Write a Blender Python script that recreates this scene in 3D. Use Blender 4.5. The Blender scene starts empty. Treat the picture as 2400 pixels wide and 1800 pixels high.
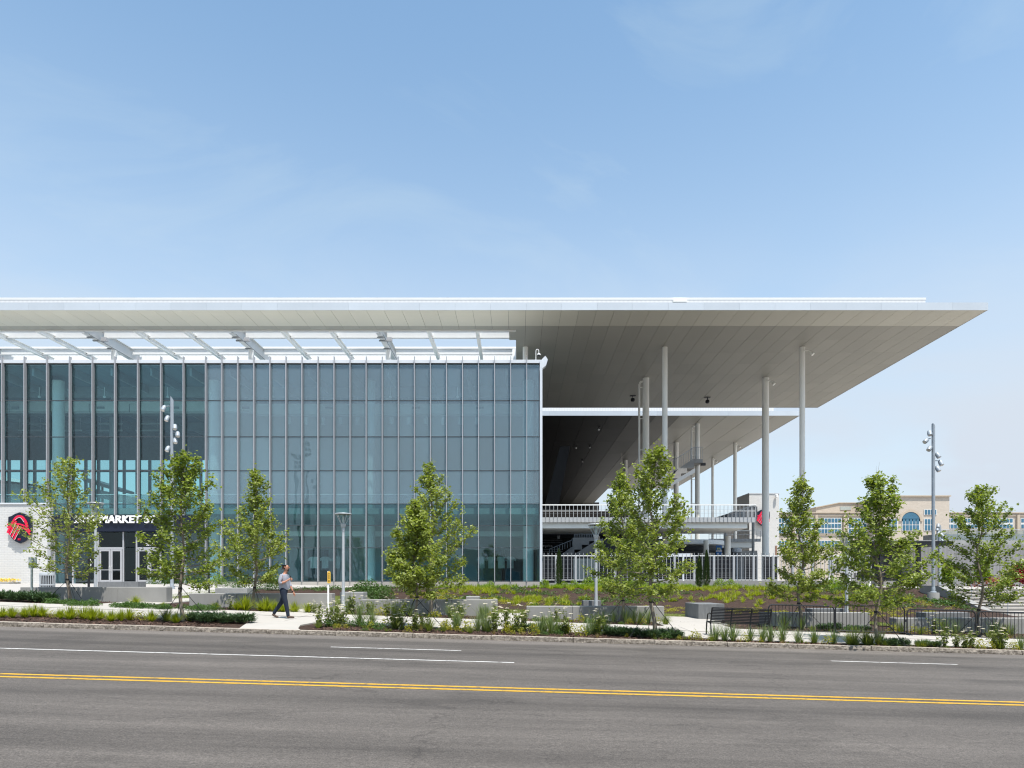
import bpy, bmesh, math, random
from mathutils import Vector, Matrix
random.seed(7)
R = math.radians
scene = bpy.context.scene
C = scene.collection

# ------------------------------------------------------------------ camera
F, VX, HY, EYE = 1600.0, 1215.0, 1358.0, 1.65      # focal (photo px), vanishing point, eye height
cam = bpy.data.cameras.new('camera'); camo = bpy.data.objects.new('camera', cam); C.objects.link(camo)
cam.sensor_width = 36; cam.lens = 36 * F / 2400; cam.clip_end = 5000; cam.clip_start = .1
cam.shift_x = -(VX - 1200) / 2400; cam.shift_y = (HY - 900) / 2400
camo.location = (0, 0, EYE); camo.rotation_euler = (R(90), 0, 0)
scene.camera = camo

# ------------------------------------------------------------------ sky, sun, exposure
LDIR = Vector((-.17, .36, -1)).normalized()
w = bpy.data.worlds.new('World'); scene.world = w; w.use_nodes = True
nt = w.node_tree; N = nt.nodes; L = nt.links
for n in list(N): N.remove(n)
wo = N.new('ShaderNodeOutputWorld'); bg = N.new('ShaderNodeBackground'); bg.inputs[1].default_value = .15
sky = N.new('ShaderNodeTexSky'); sky.sky_type = 'NISHITA'; sky.sun_disc = False
sky.sun_elevation = math.asin(-LDIR.z); sky.sun_rotation = math.atan2(-LDIR.x, -LDIR.y)
sky.air_density = 1.0; sky.dust_density = 1.0; sky.ozone_density = 1.3; sky.altitude = 100
tc = N.new('ShaderNodeTexCoord'); mp = N.new('ShaderNodeMapping'); mp.inputs['Scale'].default_value = (1.3, 1.2, 3.2); mp.inputs['Rotation'].default_value = (.4, .6, .0); mp.inputs['Location'].default_value = (7, 1, 3.12)
nz = N.new('ShaderNodeTexNoise'); nz.inputs['Scale'].default_value = 1.5; nz.inputs['Detail'].default_value = 9; nz.inputs['Roughness'].default_value = .58; nz.inputs['Distortion'].default_value = 1.2
cr = N.new('ShaderNodeValToRGB'); cr.color_ramp.elements[0].position = .52; cr.color_ramp.elements[1].position = .95
cr.color_ramp.elements[1].color = (.42, .42, .42, 1)
mx = N.new('ShaderNodeMix'); mx.data_type = 'RGBA'; mx.inputs[7].default_value = (3.1, 3.3, 3.6, 1)
L.new(tc.outputs['Generated'], mp.inputs[0]); L.new(mp.outputs[0], nz.inputs[0]); L.new(nz.outputs[0], cr.inputs[0])
L.new(cr.outputs[0], mx.inputs[0]); L.new(sky.outputs[0], mx.inputs[6]); 
# pale summer haze that thickens evenly towards the horizon all round
sepw = N.new('ShaderNodeSeparateXYZ'); L.new(tc.outputs['Generated'], sepw.inputs[0])
hz = N.new('ShaderNodeMapRange'); hz.interpolation_type = 'SMOOTHSTEP'; hz.inputs['From Min'].default_value = -.05; hz.inputs['From Max'].default_value = .70; hz.inputs['To Min'].default_value = .90; hz.inputs['To Max'].default_value = 0; L.new(sepw.outputs['Z'], hz.inputs[0])
mh = N.new('ShaderNodeMix'); mh.data_type = 'RGBA'; mh.inputs[7].default_value = (2.85, 2.86, 3.52, 1); 
n2 = N.new('ShaderNodeTexNoise'); n2.inputs['Scale'].default_value = 2.3; n2.inputs['Detail'].default_value = 7; n2.inputs['Roughness'].default_value = .5; n2.inputs['Distortion'].default_value = .5
m2 = N.new('ShaderNodeMapping'); m2.inputs['Scale'].default_value = (1, 1, 2.6); m2.inputs['Location'].default_value = (.9, .2, .55); L.new(tc.outputs['Generated'], m2.inputs[0]); L.new(m2.outputs[0], n2.inputs[0])
r2 = N.new('ShaderNodeMapRange'); r2.interpolation_type = 'SMOOTHSTEP'; r2.inputs['From Min'].default_value = .42; r2.inputs['From Max'].default_value = .66; r2.inputs['To Max'].default_value = .34; L.new(n2.outputs[0], r2.inputs[0])
e2 = N.new('ShaderNodeMapRange'); e2.interpolation_type = 'SMOOTHSTEP'; e2.inputs['From Min'].default_value = .15; e2.inputs['From Max'].default_value = .5; e2.inputs['To Min'].default_value = 1; e2.inputs['To Max'].default_value = 0; L.new(sepw.outputs['Z'], e2.inputs[0])
c2 = N.new('ShaderNodeMath'); c2.operation = 'MULTIPLY_ADD'; L.new(r2.outputs[0], c2.inputs[0]); L.new(e2.outputs[0], c2.inputs[1]); L.new(hz.outputs[0], c2.inputs[2]); c2.use_clamp = True
L.new(c2.outputs[0], mh.inputs[0]); L.new(mx.outputs[2], mh.inputs[6])
tn = N.new('ShaderNodeMix'); tn.data_type = 'RGBA'; tn.blend_type = 'MULTIPLY'; tn.inputs[0].default_value = 1; tn.inputs[7].default_value = (.965, 1.07, .985, 1); L.new(mh.outputs[2], tn.inputs[6]); L.new(tn.outputs[2], bg.inputs[0]); L.new(bg.outputs[0], wo.inputs[0])
sl = bpy.data.lights.new('sun', 'SUN'); sl.energy = 3.8; sl.angle = R(.53); sl.color = (1, .955, .89)
so = bpy.data.objects.new('sun', sl); C.objects.link(so); so.rotation_euler = LDIR.to_track_quat('-Z', 'Y').to_euler(); so.location = (8, -20, 60)
scene.view_settings.view_transform = 'Standard'; scene.view_settings.look = 'None'
scene.view_settings.exposure = 0.74; scene.view_settings.gamma = 1; scene.view_settings.use_curve_mapping = False
cy = scene.cycles
cy.max_bounces = 7; cy.diffuse_bounces = 4; cy.glossy_bounces = 3; cy.transmission_bounces = 4; cy.transparent_max_bounces = 24
cy.use_denoising = True; cy.filter_width = 1.15; cy.sample_clamp_indirect = 8; cy.caustics_reflective = False; cy.caustics_refractive = False
try: cy.denoiser = 'OPENIMAGEDENOISE'; cy.denoising_input_passes = 'RGB_ALBEDO_NORMAL'
except Exception: pass

# ------------------------------------------------------------------ helpers
def P(px, py, D): return Vector(((px - VX) * D / F, D, EYE + (HY - py) * D / F))
def X(px, D): return (px - VX) * D / F
def Z(py, D): return EYE + (HY - py) * D / F
WL = {}
def wloc(o): return WL.get(o.name, Vector((0, 0, 0))) if o else Vector((0, 0, 0))

class MB:
    def __init__(s): s.v = []; s.f = []
    def add(s, vs, fs):
        b = len(s.v); s.v += [tuple(v) for v in vs]; s.f += [tuple(b + i for i in f) for f in fs]; return s
    def box(s, x0, x1, y0, y1, z0, z1):
        return s.add([(x0,y0,z0),(x1,y0,z0),(x1,y1,z0),(x0,y1,z0),(x0,y0,z1),(x1,y0,z1),(x1,y1,z1),(x0,y1,z1)],
                     [(3,2,1,0),(4,5,6,7),(0,1,5,4),(1,2,6,5),(2,3,7,6),(3,0,4,7)])
    def bbox(s, x0, x1, y0, y1, z0, z1, b=.01):          # box with chamfered vertical and top edges
        vs = []
        for z, i in ((z0, 0), (z1 - b, 0), (z1, b)):
            a0, a1, c0, c1 = x0 + i, x1 - i, y0 + i, y1 - i
            vs += [(a0+b,c0,z),(a1-b,c0,z),(a1,c0+b,z),(a1,c1-b,z),(a1-b,c1,z),(a0+b,c1,z),(a0,c1-b,z),(a0,c0+b,z)]
        fs = [tuple(range(7, -1, -1)), tuple(range(16, 24))]
        for r in (0, 8):
            for i in range(8): j = (i + 1) % 8; fs.append((r+i, r+j, r+8+j, r+8+i))
        return s.add(vs, fs)
    def cyl(s, p0, p1, r0, r1=None, n=10, cap=True):
        r1 = r0 if r1 is None else r1; p0 = Vector(p0); p1 = Vector(p1); d = (p1 - p0)
        if d.length < 1e-6: return s
        q = d.normalized().to_track_quat('Z', 'Y'); vs = []
        for p, r in ((p0, r0), (p1, r1)):
            for i in range(n):
                a = 2 * math.pi * i / n; vs.append(p + q @ Vector((r * math.cos(a), r * math.sin(a), 0)))
        fs = [(i, (i+1) % n, n + (i+1) % n, n + i) for i in range(n)]
        if cap: fs += [tuple(range(n-1, -1, -1)), tuple(range(n, 2*n))]
        return s.add(vs, fs)
    def tube(s, pts, rs, n=8, cap=True):
        pts = [Vector(p) for p in pts]; rs = rs if hasattr(rs, '__len__') else [rs] * len(pts); vs = []; q0 = None
        for i, p in enumerate(pts):
            t = (pts[min(i+1, len(pts)-1)] - pts[max(i-1, 0)])
            if t.length < 1e-6: t = Vector((0, 0, 1))
            t.normalize()
            if q0 is None: q0 = t.to_track_quat('Z', 'Y')
            else: q0 = (q0 @ Vector((0, 0, 1))).rotation_difference(t) @ q0
            for k in range(n):
                a = 2 * math.pi * k / n; vs.append(p + q0 @ Vector((rs[i] * math.cos(a), rs[i] * math.sin(a), 0)))
        fs = []
        for i in range(len(pts) - 1):
            for k in range(n): fs.append((i*n+k, i*n+(k+1) % n, (i+1)*n+(k+1) % n, (i+1)*n+k))
        if cap: fs += [tuple(range(n-1, -1, -1)), tuple((len(pts)-1)*n + k for k in range(n))]
        return s.add(vs, fs)
    def lathe(s, prof, c=(0, 0, 0), n=16):
        vs = []; c = Vector(c)
        for r, z in prof:
            for k in range(n): a = 2*math.pi*k/n; vs.append(c + Vector((r*math.cos(a), r*math.sin(a), z)))
        fs = [(i*n+k, i*n+(k+1) % n, (i+1)*n+(k+1) % n, (i+1)*n+k) for i in range(len(prof)-1) for k in range(n)]
        fs += [tuple(range(n-1, -1, -1)), tuple((len(prof)-1)*n+k for k in range(n))]
        return s.add(vs, fs)
    def prism(s, poly, y0, y1):                          # poly of (x, z), counter-clockwise seen from -y
        n = len(poly); vs = [(x, y0, z) for x, z in poly] + [(x, y1, z) for x, z in poly]
        fs = [tuple(range(n)), tuple(range(2*n-1, n-1, -1))] + [(i, i+n, (i+1) % n + n, (i+1) % n) for i in range(n)]
        return s.add(vs, fs)
    def prismx(s, poly, x0, x1):                         # poly of (y, z)
        n = len(poly); vs = [(x0, y, z) for y, z in poly] + [(x1, y, z) for y, z in poly]
        fs = [tuple(range(n)), tuple(range(2*n-1, n-1, -1))] + [(i, i+n, (i+1) % n + n, (i+1) % n) for i in range(n)]
        return s.add(vs, fs)
    def mesh(s, name, off=Vector((0, 0, 0)), smooth=False):
        me = bpy.data.meshes.new(name); me.from_pydata([(x-off[0], y-off[1], z-off[2]) for x, y, z in s.v], [], s.f); me.update()
        if smooth: me.shade_smooth()
        return me
    def build(s, name, mat, parent=None, smooth=False, fixn=True):
        off = wloc(parent); me = s.mesh(name, off, False)
        if fixn:
            bm = bmesh.new(); bm.from_mesh(me); bmesh.ops.recalc_face_normals(bm, faces=bm.faces); bm.to_mesh(me); bm.free()
        if smooth: me.shade_smooth(); me.set_sharp_from_angle(angle=R(42))
        me.materials.append(mat)
        o = bpy.data.objects.new(name, me); C.objects.link(o)
        if parent: o.parent = parent; WL[o.name] = off
        return o
def tag(o, label=None, cat=None, group=None, kind=None):
    for k, v in (('label', label), ('category', cat), ('group', group), ('kind', kind)):
        if v: o[k] = v
    return o
def thing(name, label, cat, loc=(0, 0, 0), group=None, rz=0):
    o = bpy.data.objects.new(name, None); C.objects.link(o); o.location = loc; o.rotation_euler = (0, 0, rz); o.empty_display_size = .2
    WL[o.name] = Vector(loc); return tag(o, label, cat, group)
def inst(me, name, parent, loc, rot=(0, 0, 0), sc=(1, 1, 1)):      # a piece that shares mesh data; loc in world
    o = bpy.data.objects.new(name, me); C.objects.link(o); o.parent = parent; o.location = Vector(loc) - wloc(parent)
    o.rotation_euler = rot; o.scale = sc; WL[o.name] = Vector(loc); return o
def unit(name, mat):
    me = MB().box(-.5, .5, -.5, .5, -.5, .5).mesh(name); me.materials.append(mat); return me
def ibox(me, name, parent, x0, x1, y0, y1, z0, z1):
    return inst(me, name, parent, ((x0+x1)/2, (y0+y1)/2, (z0+z1)/2), sc=(x1-x0, y1-y0, z1-z0))
def copy_tree(o, parent=None):
    c = o.copy(); C.objects.link(c); c.parent = parent
    for ch in o.children: copy_tree(ch, c)
    return c

# ------------------------------------------------------------------ materials
def nodes(name):
    m = bpy.data.materials.new(name); m.use_nodes = True; t = m.node_tree; return m, t.nodes, t.links, t.nodes['Principled BSDF']
def mat(name, col, rough=.6, metal=0, var=.12, scale=3, bump=0, bscale=30, spec=.4, stretch=(1, 1, 1), perobj=0, island=0, trans=0, detail=5):
    m, n, l, b = nodes(name)
    b.inputs['Roughness'].default_value = rough; b.inputs['Metallic'].default_value = metal; b.inputs['Specular IOR Level'].default_value = spec
    co = n.new('ShaderNodeTexCoord'); mp = n.new('ShaderNodeMapping'); mp.inputs['Scale'].default_value = stretch
    geo = n.new('ShaderNodeNewGeometry')
    l.new(geo.outputs['Position'], mp.inputs[0])
    no = n.new('ShaderNodeTexNoise'); no.inputs['Scale'].default_value = scale; no.inputs['Detail'].default_value = detail; no.inputs['Roughness'].default_value = .65
    l.new(mp.outputs[0], no.inputs[0])
    mr = n.new('ShaderNodeMapRange'); mr.inputs['From Min'].default_value = .25; mr.inputs['From Max'].default_value = .75
    mr.inputs['To Min'].default_value = 1 - var; mr.inputs['To Max'].default_value = 1 + var; l.new(no.outputs[0], mr.inputs[0])
    last = mr.outputs[0]
    for amt, src in ((perobj, 'o'), (island, 'i')):
        if not amt: continue
        if src == 'o': s_ = n.new('ShaderNodeObjectInfo').outputs['Random']
        else: s_ = geo.outputs['Random Per Island']
        m2 = n.new('ShaderNodeMapRange'); m2.inputs['To Min'].default_value = 1 - amt; m2.inputs['To Max'].default_value = 1 + amt; l.new(s_, m2.inputs[0])
        mu = n.new('ShaderNodeMath'); mu.operation = 'MULTIPLY'; l.new(last, mu.inputs[0]); l.new(m2.outputs[0], mu.inputs[1]); last = mu.outputs[0]
    vm = n.new('ShaderNodeVectorMath'); vm.operation = 'SCALE'; vm.inputs[0].default_value = col; l.new(last, vm.inputs['Scale'])
    l.new(vm.outputs[0], b.inputs['Base Color'])
    if bump:
        nb = n.new('ShaderNodeTexNoise'); nb.inputs['Scale'].default_value = bscale; nb.inputs['Detail'].default_value = 4; l.new(mp.outputs[0], nb.inputs[0])
        bp = n.new('ShaderNodeBump'); bp.inputs['Strength'].default_value = bump; bp.inputs['Distance'].default_value = .02
        l.new(nb.outputs[0], bp.inputs['Height']); l.new(bp.outputs[0], b.inputs['Normal'])
    return m
def two_tone(name, c1, c2, scale, lo=.4, hi=.6, rough=.9, bump=.6, bscale=60, stretch=(1, 1, 1), c3=None):
    m, n, l, b = nodes(name); b.inputs['Roughness'].default_value = rough; b.inputs['Specular IOR Level'].default_value = .2
    geo = n.new('ShaderNodeNewGeometry'); mp = n.new('ShaderNodeMapping'); mp.inputs['Scale'].default_value = stretch; l.new(geo.outputs['Position'], mp.inputs[0])
    no = n.new('ShaderNodeTexNoise'); no.inputs['Scale'].default_value = scale; no.inputs['Detail'].default_value = 8; no.inputs['Roughness'].default_value = .7; l.new(mp.outputs[0], no.inputs[0])
    r = n.new('ShaderNodeValToRGB'); r.color_ramp.elements[0].position = lo; r.color_ramp.elements[1].position = hi
    r.color_ramp.elements[0].color = (*c1, 1); r.color_ramp.elements[1].color = (*c2, 1)
    if c3: e = r.color_ramp.elements.new(min(.98, hi + .12)); e.color = (*c3, 1)
    l.new(no.outputs[0], r.inputs[0]); l.new(r.outputs[0], b.inputs['Base Color'])
    nb = n.new('ShaderNodeTexNoise'); nb.inputs['Scale'].default_value = bscale; nb.inputs['Detail'].default_value = 5; l.new(mp.outputs[0], nb.inputs[0])
    bp = n.new('ShaderNodeBump'); bp.inputs['Strength'].default_value = bump; bp.inputs['Distance'].default_value = .03; l.new(nb.outputs[0], bp.inputs['Height']); l.new(bp.outputs[0], b.inputs['Normal'])
    return m
def leafmat(name, col, col2, trans=.42, rough=.45):
    m, n, l, b = nodes(name); out = n['Material Output']
    geo = n.new('ShaderNodeNewGeometry'); r = n.new('ShaderNodeValToRGB'); r.color_ramp.elements[0].color = (*col, 1); r.color_ramp.elements[1].color = (*col2, 1)
    l.new(geo.outputs['Random Per Island'], r.inputs[0]); b.inputs['Roughness'].default_value = rough; b.inputs['Specular IOR Level'].default_value = .45
    l.new(r.outputs[0], b.inputs['Base Color'])
    t = n.new('ShaderNodeBsdfTranslucent'); vm = n.new('ShaderNodeVectorMath'); vm.operation = 'MULTIPLY'; vm.inputs[1].default_value = (1.3, 1.35, .5)
    l.new(r.outputs[0], vm.inputs[0]); l.new(vm.outputs[0], t.inputs[0])
    ms = n.new('ShaderNodeMixShader'); ms.inputs[0].default_value = trans; l.new(b.outputs[0], ms.inputs[1]); l.new(t.outputs[0], ms.inputs[2]); l.new(ms.outputs[0], out.inputs[0])
    return m
def glass(name, tint, frit=0, fcol=(.6, .64, .67), f0=.05, wob=.02):
    m, n, l, b = nodes(name); n.remove(b); out = n['Material Output']
    geo = n.new('ShaderNodeNewGeometry')
    dp = n.new('ShaderNodeVectorMath'); dp.operation = 'DOT_PRODUCT'; l.new(geo.outputs['Incoming'], dp.inputs[0]); l.new(geo.outputs['Normal'], dp.inputs[1])
    ab = n.new('ShaderNodeMath'); ab.operation = 'ABSOLUTE'; l.new(dp.outputs['Value'], ab.inputs[0])
    su = n.new('ShaderNodeMath'); su.operation = 'SUBTRACT'; su.inputs[0].default_value = 1; l.new(ab.outputs[0], su.inputs[1])
    pw = n.new('ShaderNodeMath'); pw.operation = 'POWER'; pw.inputs[1].default_value = 5; l.new(su.outputs[0], pw.inputs[0])
    ma = n.new('ShaderNodeMath'); ma.operation = 'MULTIPLY_ADD'; ma.inputs[1].default_value = 1 - f0; ma.inputs[2].default_value = f0; l.new(pw.outputs[0], ma.inputs[0])
    no = n.new('ShaderNodeTexNoise'); no.inputs['Scale'].default_value = .55; no.inputs['Detail'].default_value = 1; l.new(geo.outputs['Position'], no.inputs[0])
    bp = n.new('ShaderNodeBump'); bp.inputs['Strength'].default_value = wob; bp.inputs['Distance'].default_value = .5; l.new(no.outputs[0], bp.inputs['Height'])
    oi = n.new('ShaderNodeObjectInfo'); fr = n.new('ShaderNodeMath'); fr.operation = 'MULTIPLY'; fr.inputs[1].default_value = 37.7; l.new(oi.outputs['Random'], fr.inputs[0]); ff = n.new('ShaderNodeMath'); ff.operation = 'FRACT'; l.new(fr.outputs[0], ff.inputs[0])
    cb = n.new('ShaderNodeCombineXYZ'); l.new(oi.outputs['Random'], cb.inputs['X']); l.new(ff.outputs[0], cb.inputs['Z']); cb.inputs['Y'].default_value = .5
    mm_ = n.new('ShaderNodeVectorMath'); mm_.operation = 'MULTIPLY_ADD'; mm_.inputs[1].default_value = (.022, 0, .022); mm_.inputs[2].default_value = (-.011, 0, -.011); l.new(cb.outputs[0], mm_.inputs[0])
    av = n.new('ShaderNodeVectorMath'); av.operation = 'ADD'; l.new(bp.outputs[0], av.inputs[0]); l.new(mm_.outputs[0], av.inputs[1]); nv = n.new('ShaderNodeVectorMath'); nv.operation = 'NORMALIZE'; l.new(av.outputs[0], nv.inputs[0])
    tr = n.new('ShaderNodeBsdfTransparent'); gl = n.new('ShaderNodeBsdfGlossy'); gl.inputs['Roughness'].default_value = .015; gl.inputs[0].default_value = (.88, .95, 1, 1)
    l.new(nv.outputs[0], gl.inputs['Normal'])
    mr = n.new('ShaderNodeMapRange'); mr.inputs['To Min'].default_value = .90; mr.inputs['To Max'].default_value = 1.04; l.new(oi.outputs['Random'], mr.inputs[0])
    vm = n.new('ShaderNodeVectorMath'); vm.operation = 'SCALE'; vm.inputs[0].default_value = tint; l.new(mr.outputs[0], vm.inputs['Scale']); l.new(vm.outputs[0], tr.inputs[0])
    ms = n.new('ShaderNodeMixShader'); l.new(ma.outputs[0], ms.inputs[0]); l.new(tr.outputs[0], ms.inputs[1]); l.new(gl.outputs[0], ms.inputs[2])
    last = ms.outputs[0]
    if frit:
        df = n.new('ShaderNodeBsdfDiffuse'); df.inputs[0].default_value = (*fcol, 1)
        wv = n.new('ShaderNodeTexWave'); wv.inputs['Scale'].default_value = 7; wv.bands_direction = 'X'; l.new(geo.outputs['Position'], wv.inputs[0])
        m2 = n.new('ShaderNodeMapRange'); m2.inputs['To Min'].default_value = frit * .82; m2.inputs['To Max'].default_value = frit * 1.18; l.new(wv.outputs[1], m2.inputs[0])
        mf = n.new('ShaderNodeMixShader'); l.new(m2.outputs[0], mf.inputs[0]); l.new(last, mf.inputs[1]); l.new(df.outputs[0], mf.inputs[2]); last = mf.outputs[0]
    l.new(last, out.inputs[0]); return m
def road_mat():
    m, n, l, b = nodes('asphalt'); b.inputs['Roughness'].default_value = .82; b.inputs['Specular IOR Level'].default_value = .3
    geo = n.new('ShaderNodeNewGeometry')
    def noise(sc, st, det=6, ro=.6):
        mp = n.new('ShaderNodeMapping'); mp.inputs['Scale'].default_value = st; l.new(geo.outputs['Position'], mp.inputs[0])
        no = n.new('ShaderNodeTexNoise'); no.inputs['Scale'].default_value = sc; no.inputs['Detail'].default_value = det; no.inputs['Roughness'].default_value = ro; l.new(mp.outputs[0], no.inputs[0]); return no.outputs[0]
    def rng(s, a, c, lo=.3, hi=.7):
        r = n.new('ShaderNodeMapRange'); r.inputs['From Min'].default_value = lo; r.inputs['From Max'].default_value = hi; r.inputs['To Min'].default_value = a; r.inputs['To Max'].default_value = c; l.new(s, r.inputs[0]); return r.outputs[0]
    def mul(a, c):
        x = n.new('ShaderNodeMath'); x.operation = 'MULTIPLY'; l.new(a, x.inputs[0]); l.new(c, x.inputs[1]); return x.outputs[0]
    mulx = mul
    streak = rng(noise(1.0, (.045, 1.3, 1)), .74, 1.2)              # long wear bands along the lanes
    fine = rng(noise(1.0, (.5, 5, 1), 4), .9, 1.1)
    agg = mulx(rng(noise(60, (1, 1, 1), 3, .85), .45, 1.6), rng(noise(17, (1, 1.6, 1), 3, .7), .82, 1.2))
    patch = rng(noise(.35, (1, 1, 1)), .88, 1.12)
    tar = rng(noise(1.0, (.9, 16, 1), 6, .7), .62, 1, .27, .36)     # thin dark cracks and tar marks
    mpv = n.new('ShaderNodeMapping'); mpv.inputs['Scale'].default_value = (.16, .33, 1); l.new(geo.outputs['Position'], mpv.inputs[0])
    dn = n.new('ShaderNodeTexNoise'); dn.inputs['Scale'].default_value = 2.2; dn.inputs['Detail'].default_value = 6; l.new(geo.outputs['Position'], dn.inputs[0])
    dm = n.new('ShaderNodeVectorMath'); dm.operation = 'MULTIPLY_ADD'; dm.inputs[1].default_value = (.22, .3, 0); l.new(dn.outputs['Color'], dm.inputs[0]); l.new(mpv.outputs[0], dm.inputs[2])
    vo = n.new('ShaderNodeTexVoronoi'); vo.feature = 'DISTANCE_TO_EDGE'; vo.inputs['Scale'].default_value = 1.0; l.new(dm.outputs[0], vo.inputs[0])
    crack = rng(vo.outputs['Distance'], .78, 1, .0015, .006)
    msk = rng(noise(.22, (1, 1, 1), 2), 0, 1, .5, .6); cmx = n.new('ShaderNodeMath'); cmx.operation = 'MAXIMUM'; l.new(crack, cmx.inputs[0]); l.new(msk, cmx.inputs[1])
    stain = rng(noise(.9, (.5, 1, 1), 5, .55), .78, 1, .30, .42)
    v = mul(mul(mul(mul(streak, fine), mul(agg, patch)), tar), mul(cmx.outputs[0], stain))
    sep = n.new('ShaderNodeSeparateXYZ'); l.new(geo.outputs['Position'], sep.inputs[0])
    gut = rng(sep.outputs['Y'], 1, 1.5, 17.15, 17.6); v = mul(v, gut)  # dusty gutter strip
    oil = n.new('ShaderNodeValToRGB'); e = oil.color_ramp.elements; e[0].position = 0; e[0].color = (1, 1, 1, 1); e[1].position = 1; e[1].color = (1, 1, 1, 1)
    for p_, c_ in ((.438, 1), (.462, .80), (.485, .9), (.50, 1), (.70, 1), (.76, .8), (.80, .95), (.86, .8), (.92, 1)): q = e.new(p_); q.color = (c_, c_, c_, 1)
    l.new(rng(sep.outputs['Y'], 0, 1, 0, 19.6), oil.inputs[0]); v = mul(v, oil.outputs[0])
    vm = n.new('ShaderNodeVectorMath'); vm.operation = 'SCALE'; vm.inputs[0].default_value = (.099, .087, .077); l.new(v, vm.inputs['Scale']); l.new(vm.outputs[0], b.inputs['Base Color'])
    nb = n.new('ShaderNodeTexNoise'); nb.inputs['Scale'].default_value = 70; nb.inputs['Detail'].default_value = 3; l.new(geo.outputs['Position'], nb.inputs[0])
    bp = n.new('ShaderNodeBump'); bp.inputs['Strength'].default_value = .5; bp.inputs['Distance'].default_value = .012; l.new(nb.outputs[0], bp.inputs['Height']); l.new(bp.outputs[0], b.inputs['Normal'])
    return m
def ribbed(name, col, period, axis='Y', depth=.5, rough=.45, var=.06, cvar=.1):  # fine linear ribs of metal panels
    m, n, l, b = nodes(name); b.inputs['Roughness'].default_value = rough; b.inputs['Specular IOR Level'].default_value = .4
    geo = n.new('ShaderNodeNewGeometry'); wv = n.new('ShaderNodeTexWave'); wv.bands_direction = axis; wv.inputs['Scale'].default_value = .314 / period; wv.inputs['Detail'].default_value = 0
    l.new(geo.outputs['Position'], wv.inputs[0])
    oi = n.new('ShaderNodeObjectInfo'); m1 = n.new('ShaderNodeMapRange'); m1.inputs['To Min'].default_value = 1 - var; m1.inputs['To Max'].default_value = 1 + var; l.new(oi.outputs['Random'], m1.inputs[0])
    m2 = n.new('ShaderNodeMapRange'); m2.inputs['To Min'].default_value = 1 - cvar; m2.inputs['To Max'].default_value = 1 + cvar * .4; l.new(wv.outputs[1], m2.inputs[0])
    mu = n.new('ShaderNodeMath'); mu.operation = 'MULTIPLY'; l.new(m1.outputs[0], mu.inputs[0]); l.new(m2.outputs[0], mu.inputs[1])
    vm = n.new('ShaderNodeVectorMath'); vm.operation = 'SCALE'; vm.inputs[0].default_value = col; l.new(mu.outputs[0], vm.inputs['Scale']); l.new(vm.outputs[0], b.inputs['Base Color'])
    bp = n.new('ShaderNodeBump'); bp.inputs['Strength'].default_value = depth; bp.inputs['Distance'].default_value = .01; l.new(wv.outputs[1], bp.inputs['Height']); l.new(bp.outputs[0], b.inputs['Normal'])
    return m
def brick(name, c1, c2, mortar, bw=.3, bh=.1, bump=.5, axis='XZ'):
    m, n, l, b = nodes(name); b.inputs['Roughness'].default_value = .8
    geo = n.new('ShaderNodeNewGeometry'); sp = n.new('ShaderNodeSeparateXYZ'); cb = n.new('ShaderNodeCombineXYZ'); l.new(geo.outputs['Position'], sp.inputs[0])
    ad = n.new('ShaderNodeMath'); ad.operation = 'ADD'; l.new(sp.outputs['X'], ad.inputs[0]); l.new(sp.outputs['Y'], ad.inputs[1])
    l.new(ad.outputs[0], cb.inputs['X']); l.new(sp.outputs['Z'], cb.inputs['Y'])
    br = n.new('ShaderNodeTexBrick'); br.inputs['Scale'].default_value = 1; br.inputs['Brick Width'].default_value = bw; br.inputs['Row Height'].default_value = bh; br.inputs['Mortar Size'].default_value = .008
    br.inputs['Color1'].default_value = (*c1, 1); br.inputs['Color2'].default_value = (*c2, 1); br.inputs['Mortar'].default_value = (*mortar, 1); l.new(cb.outputs[0], br.inputs[0])
    l.new(br.outputs[0], b.inputs['Base Color'])
    bp = n.new('ShaderNodeBump'); bp.inputs['Strength'].default_value = bump; bp.inputs['Distance'].default_value = -.01; l.new(br.outputs['Fac'], bp.inputs['Height']); l.new(bp.outputs[0], b.inputs['Normal'])
    return m

M = {}
M['asphalt'] = road_mat()
M['white_paint'] = two_tone('white_road_paint', (.20, .19, .18), (.55, .54, .515), 9, .33, .5, rough=.7, bump=.3)
M['yellow_paint'] = two_tone('yellow_road_paint', (.20, .15, .06), (.54, .31, .035), 9, .33, .5, rough=.7, bump=.3)
M['kerb'] = two_tone('granite_kerb', (.09, .075, .06), (.32, .28, .235), 14, .36, .66, bump=1.0, bscale=22, c3=(.46, .36, .25))
M['kerb_top'] = two_tone('granite_kerb_top', (.44, .37, .30), (.60, .54, .46), 5, bump=.4)
M['walk'] = mat('pale_concrete_walk', (.40, .373, .337), .85, var=.07, scale=1.2, bump=.15, bscale=60, perobj=.03)
M['concrete'] = mat('cast_concrete', (.27, .264, .25), .85, var=.10, scale=1.6, bump=.2, bscale=25, stretch=(1, 1, .35))
M['conc_dark'] = mat('grey_concrete', (.30, .30, .295), .85, var=.16, scale=2.5, bump=.25, bscale=25)
M['block'] = mat('dark_stone_block', (.16, .165, .17), .8, var=.22, scale=4, bump=.3, bscale=30, stretch=(3, 3, .6))
M['mulch'] = two_tone('shredded_mulch', (.022, .014, .010), (.082, .050, .037), 11, .36, .64, bump=1, bscale=40, c3=(.17, .115, .085))
M['chip'] = mat('mulch_chip', (.088, .05, .036), .9, island=.65, var=.1)
M['soil'] = two_tone('turf_soil', (.07, .085, .02), (.17, .17, .05), 3, bump=.5)
M['plaza'] = mat('plaza_paving', (.40, .377, .35), .85, var=.06, scale=.8)
M['concourse'] = mat('dark_concourse_paving', (.07, .068, .062), .9, var=.12, scale=.2)
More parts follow.
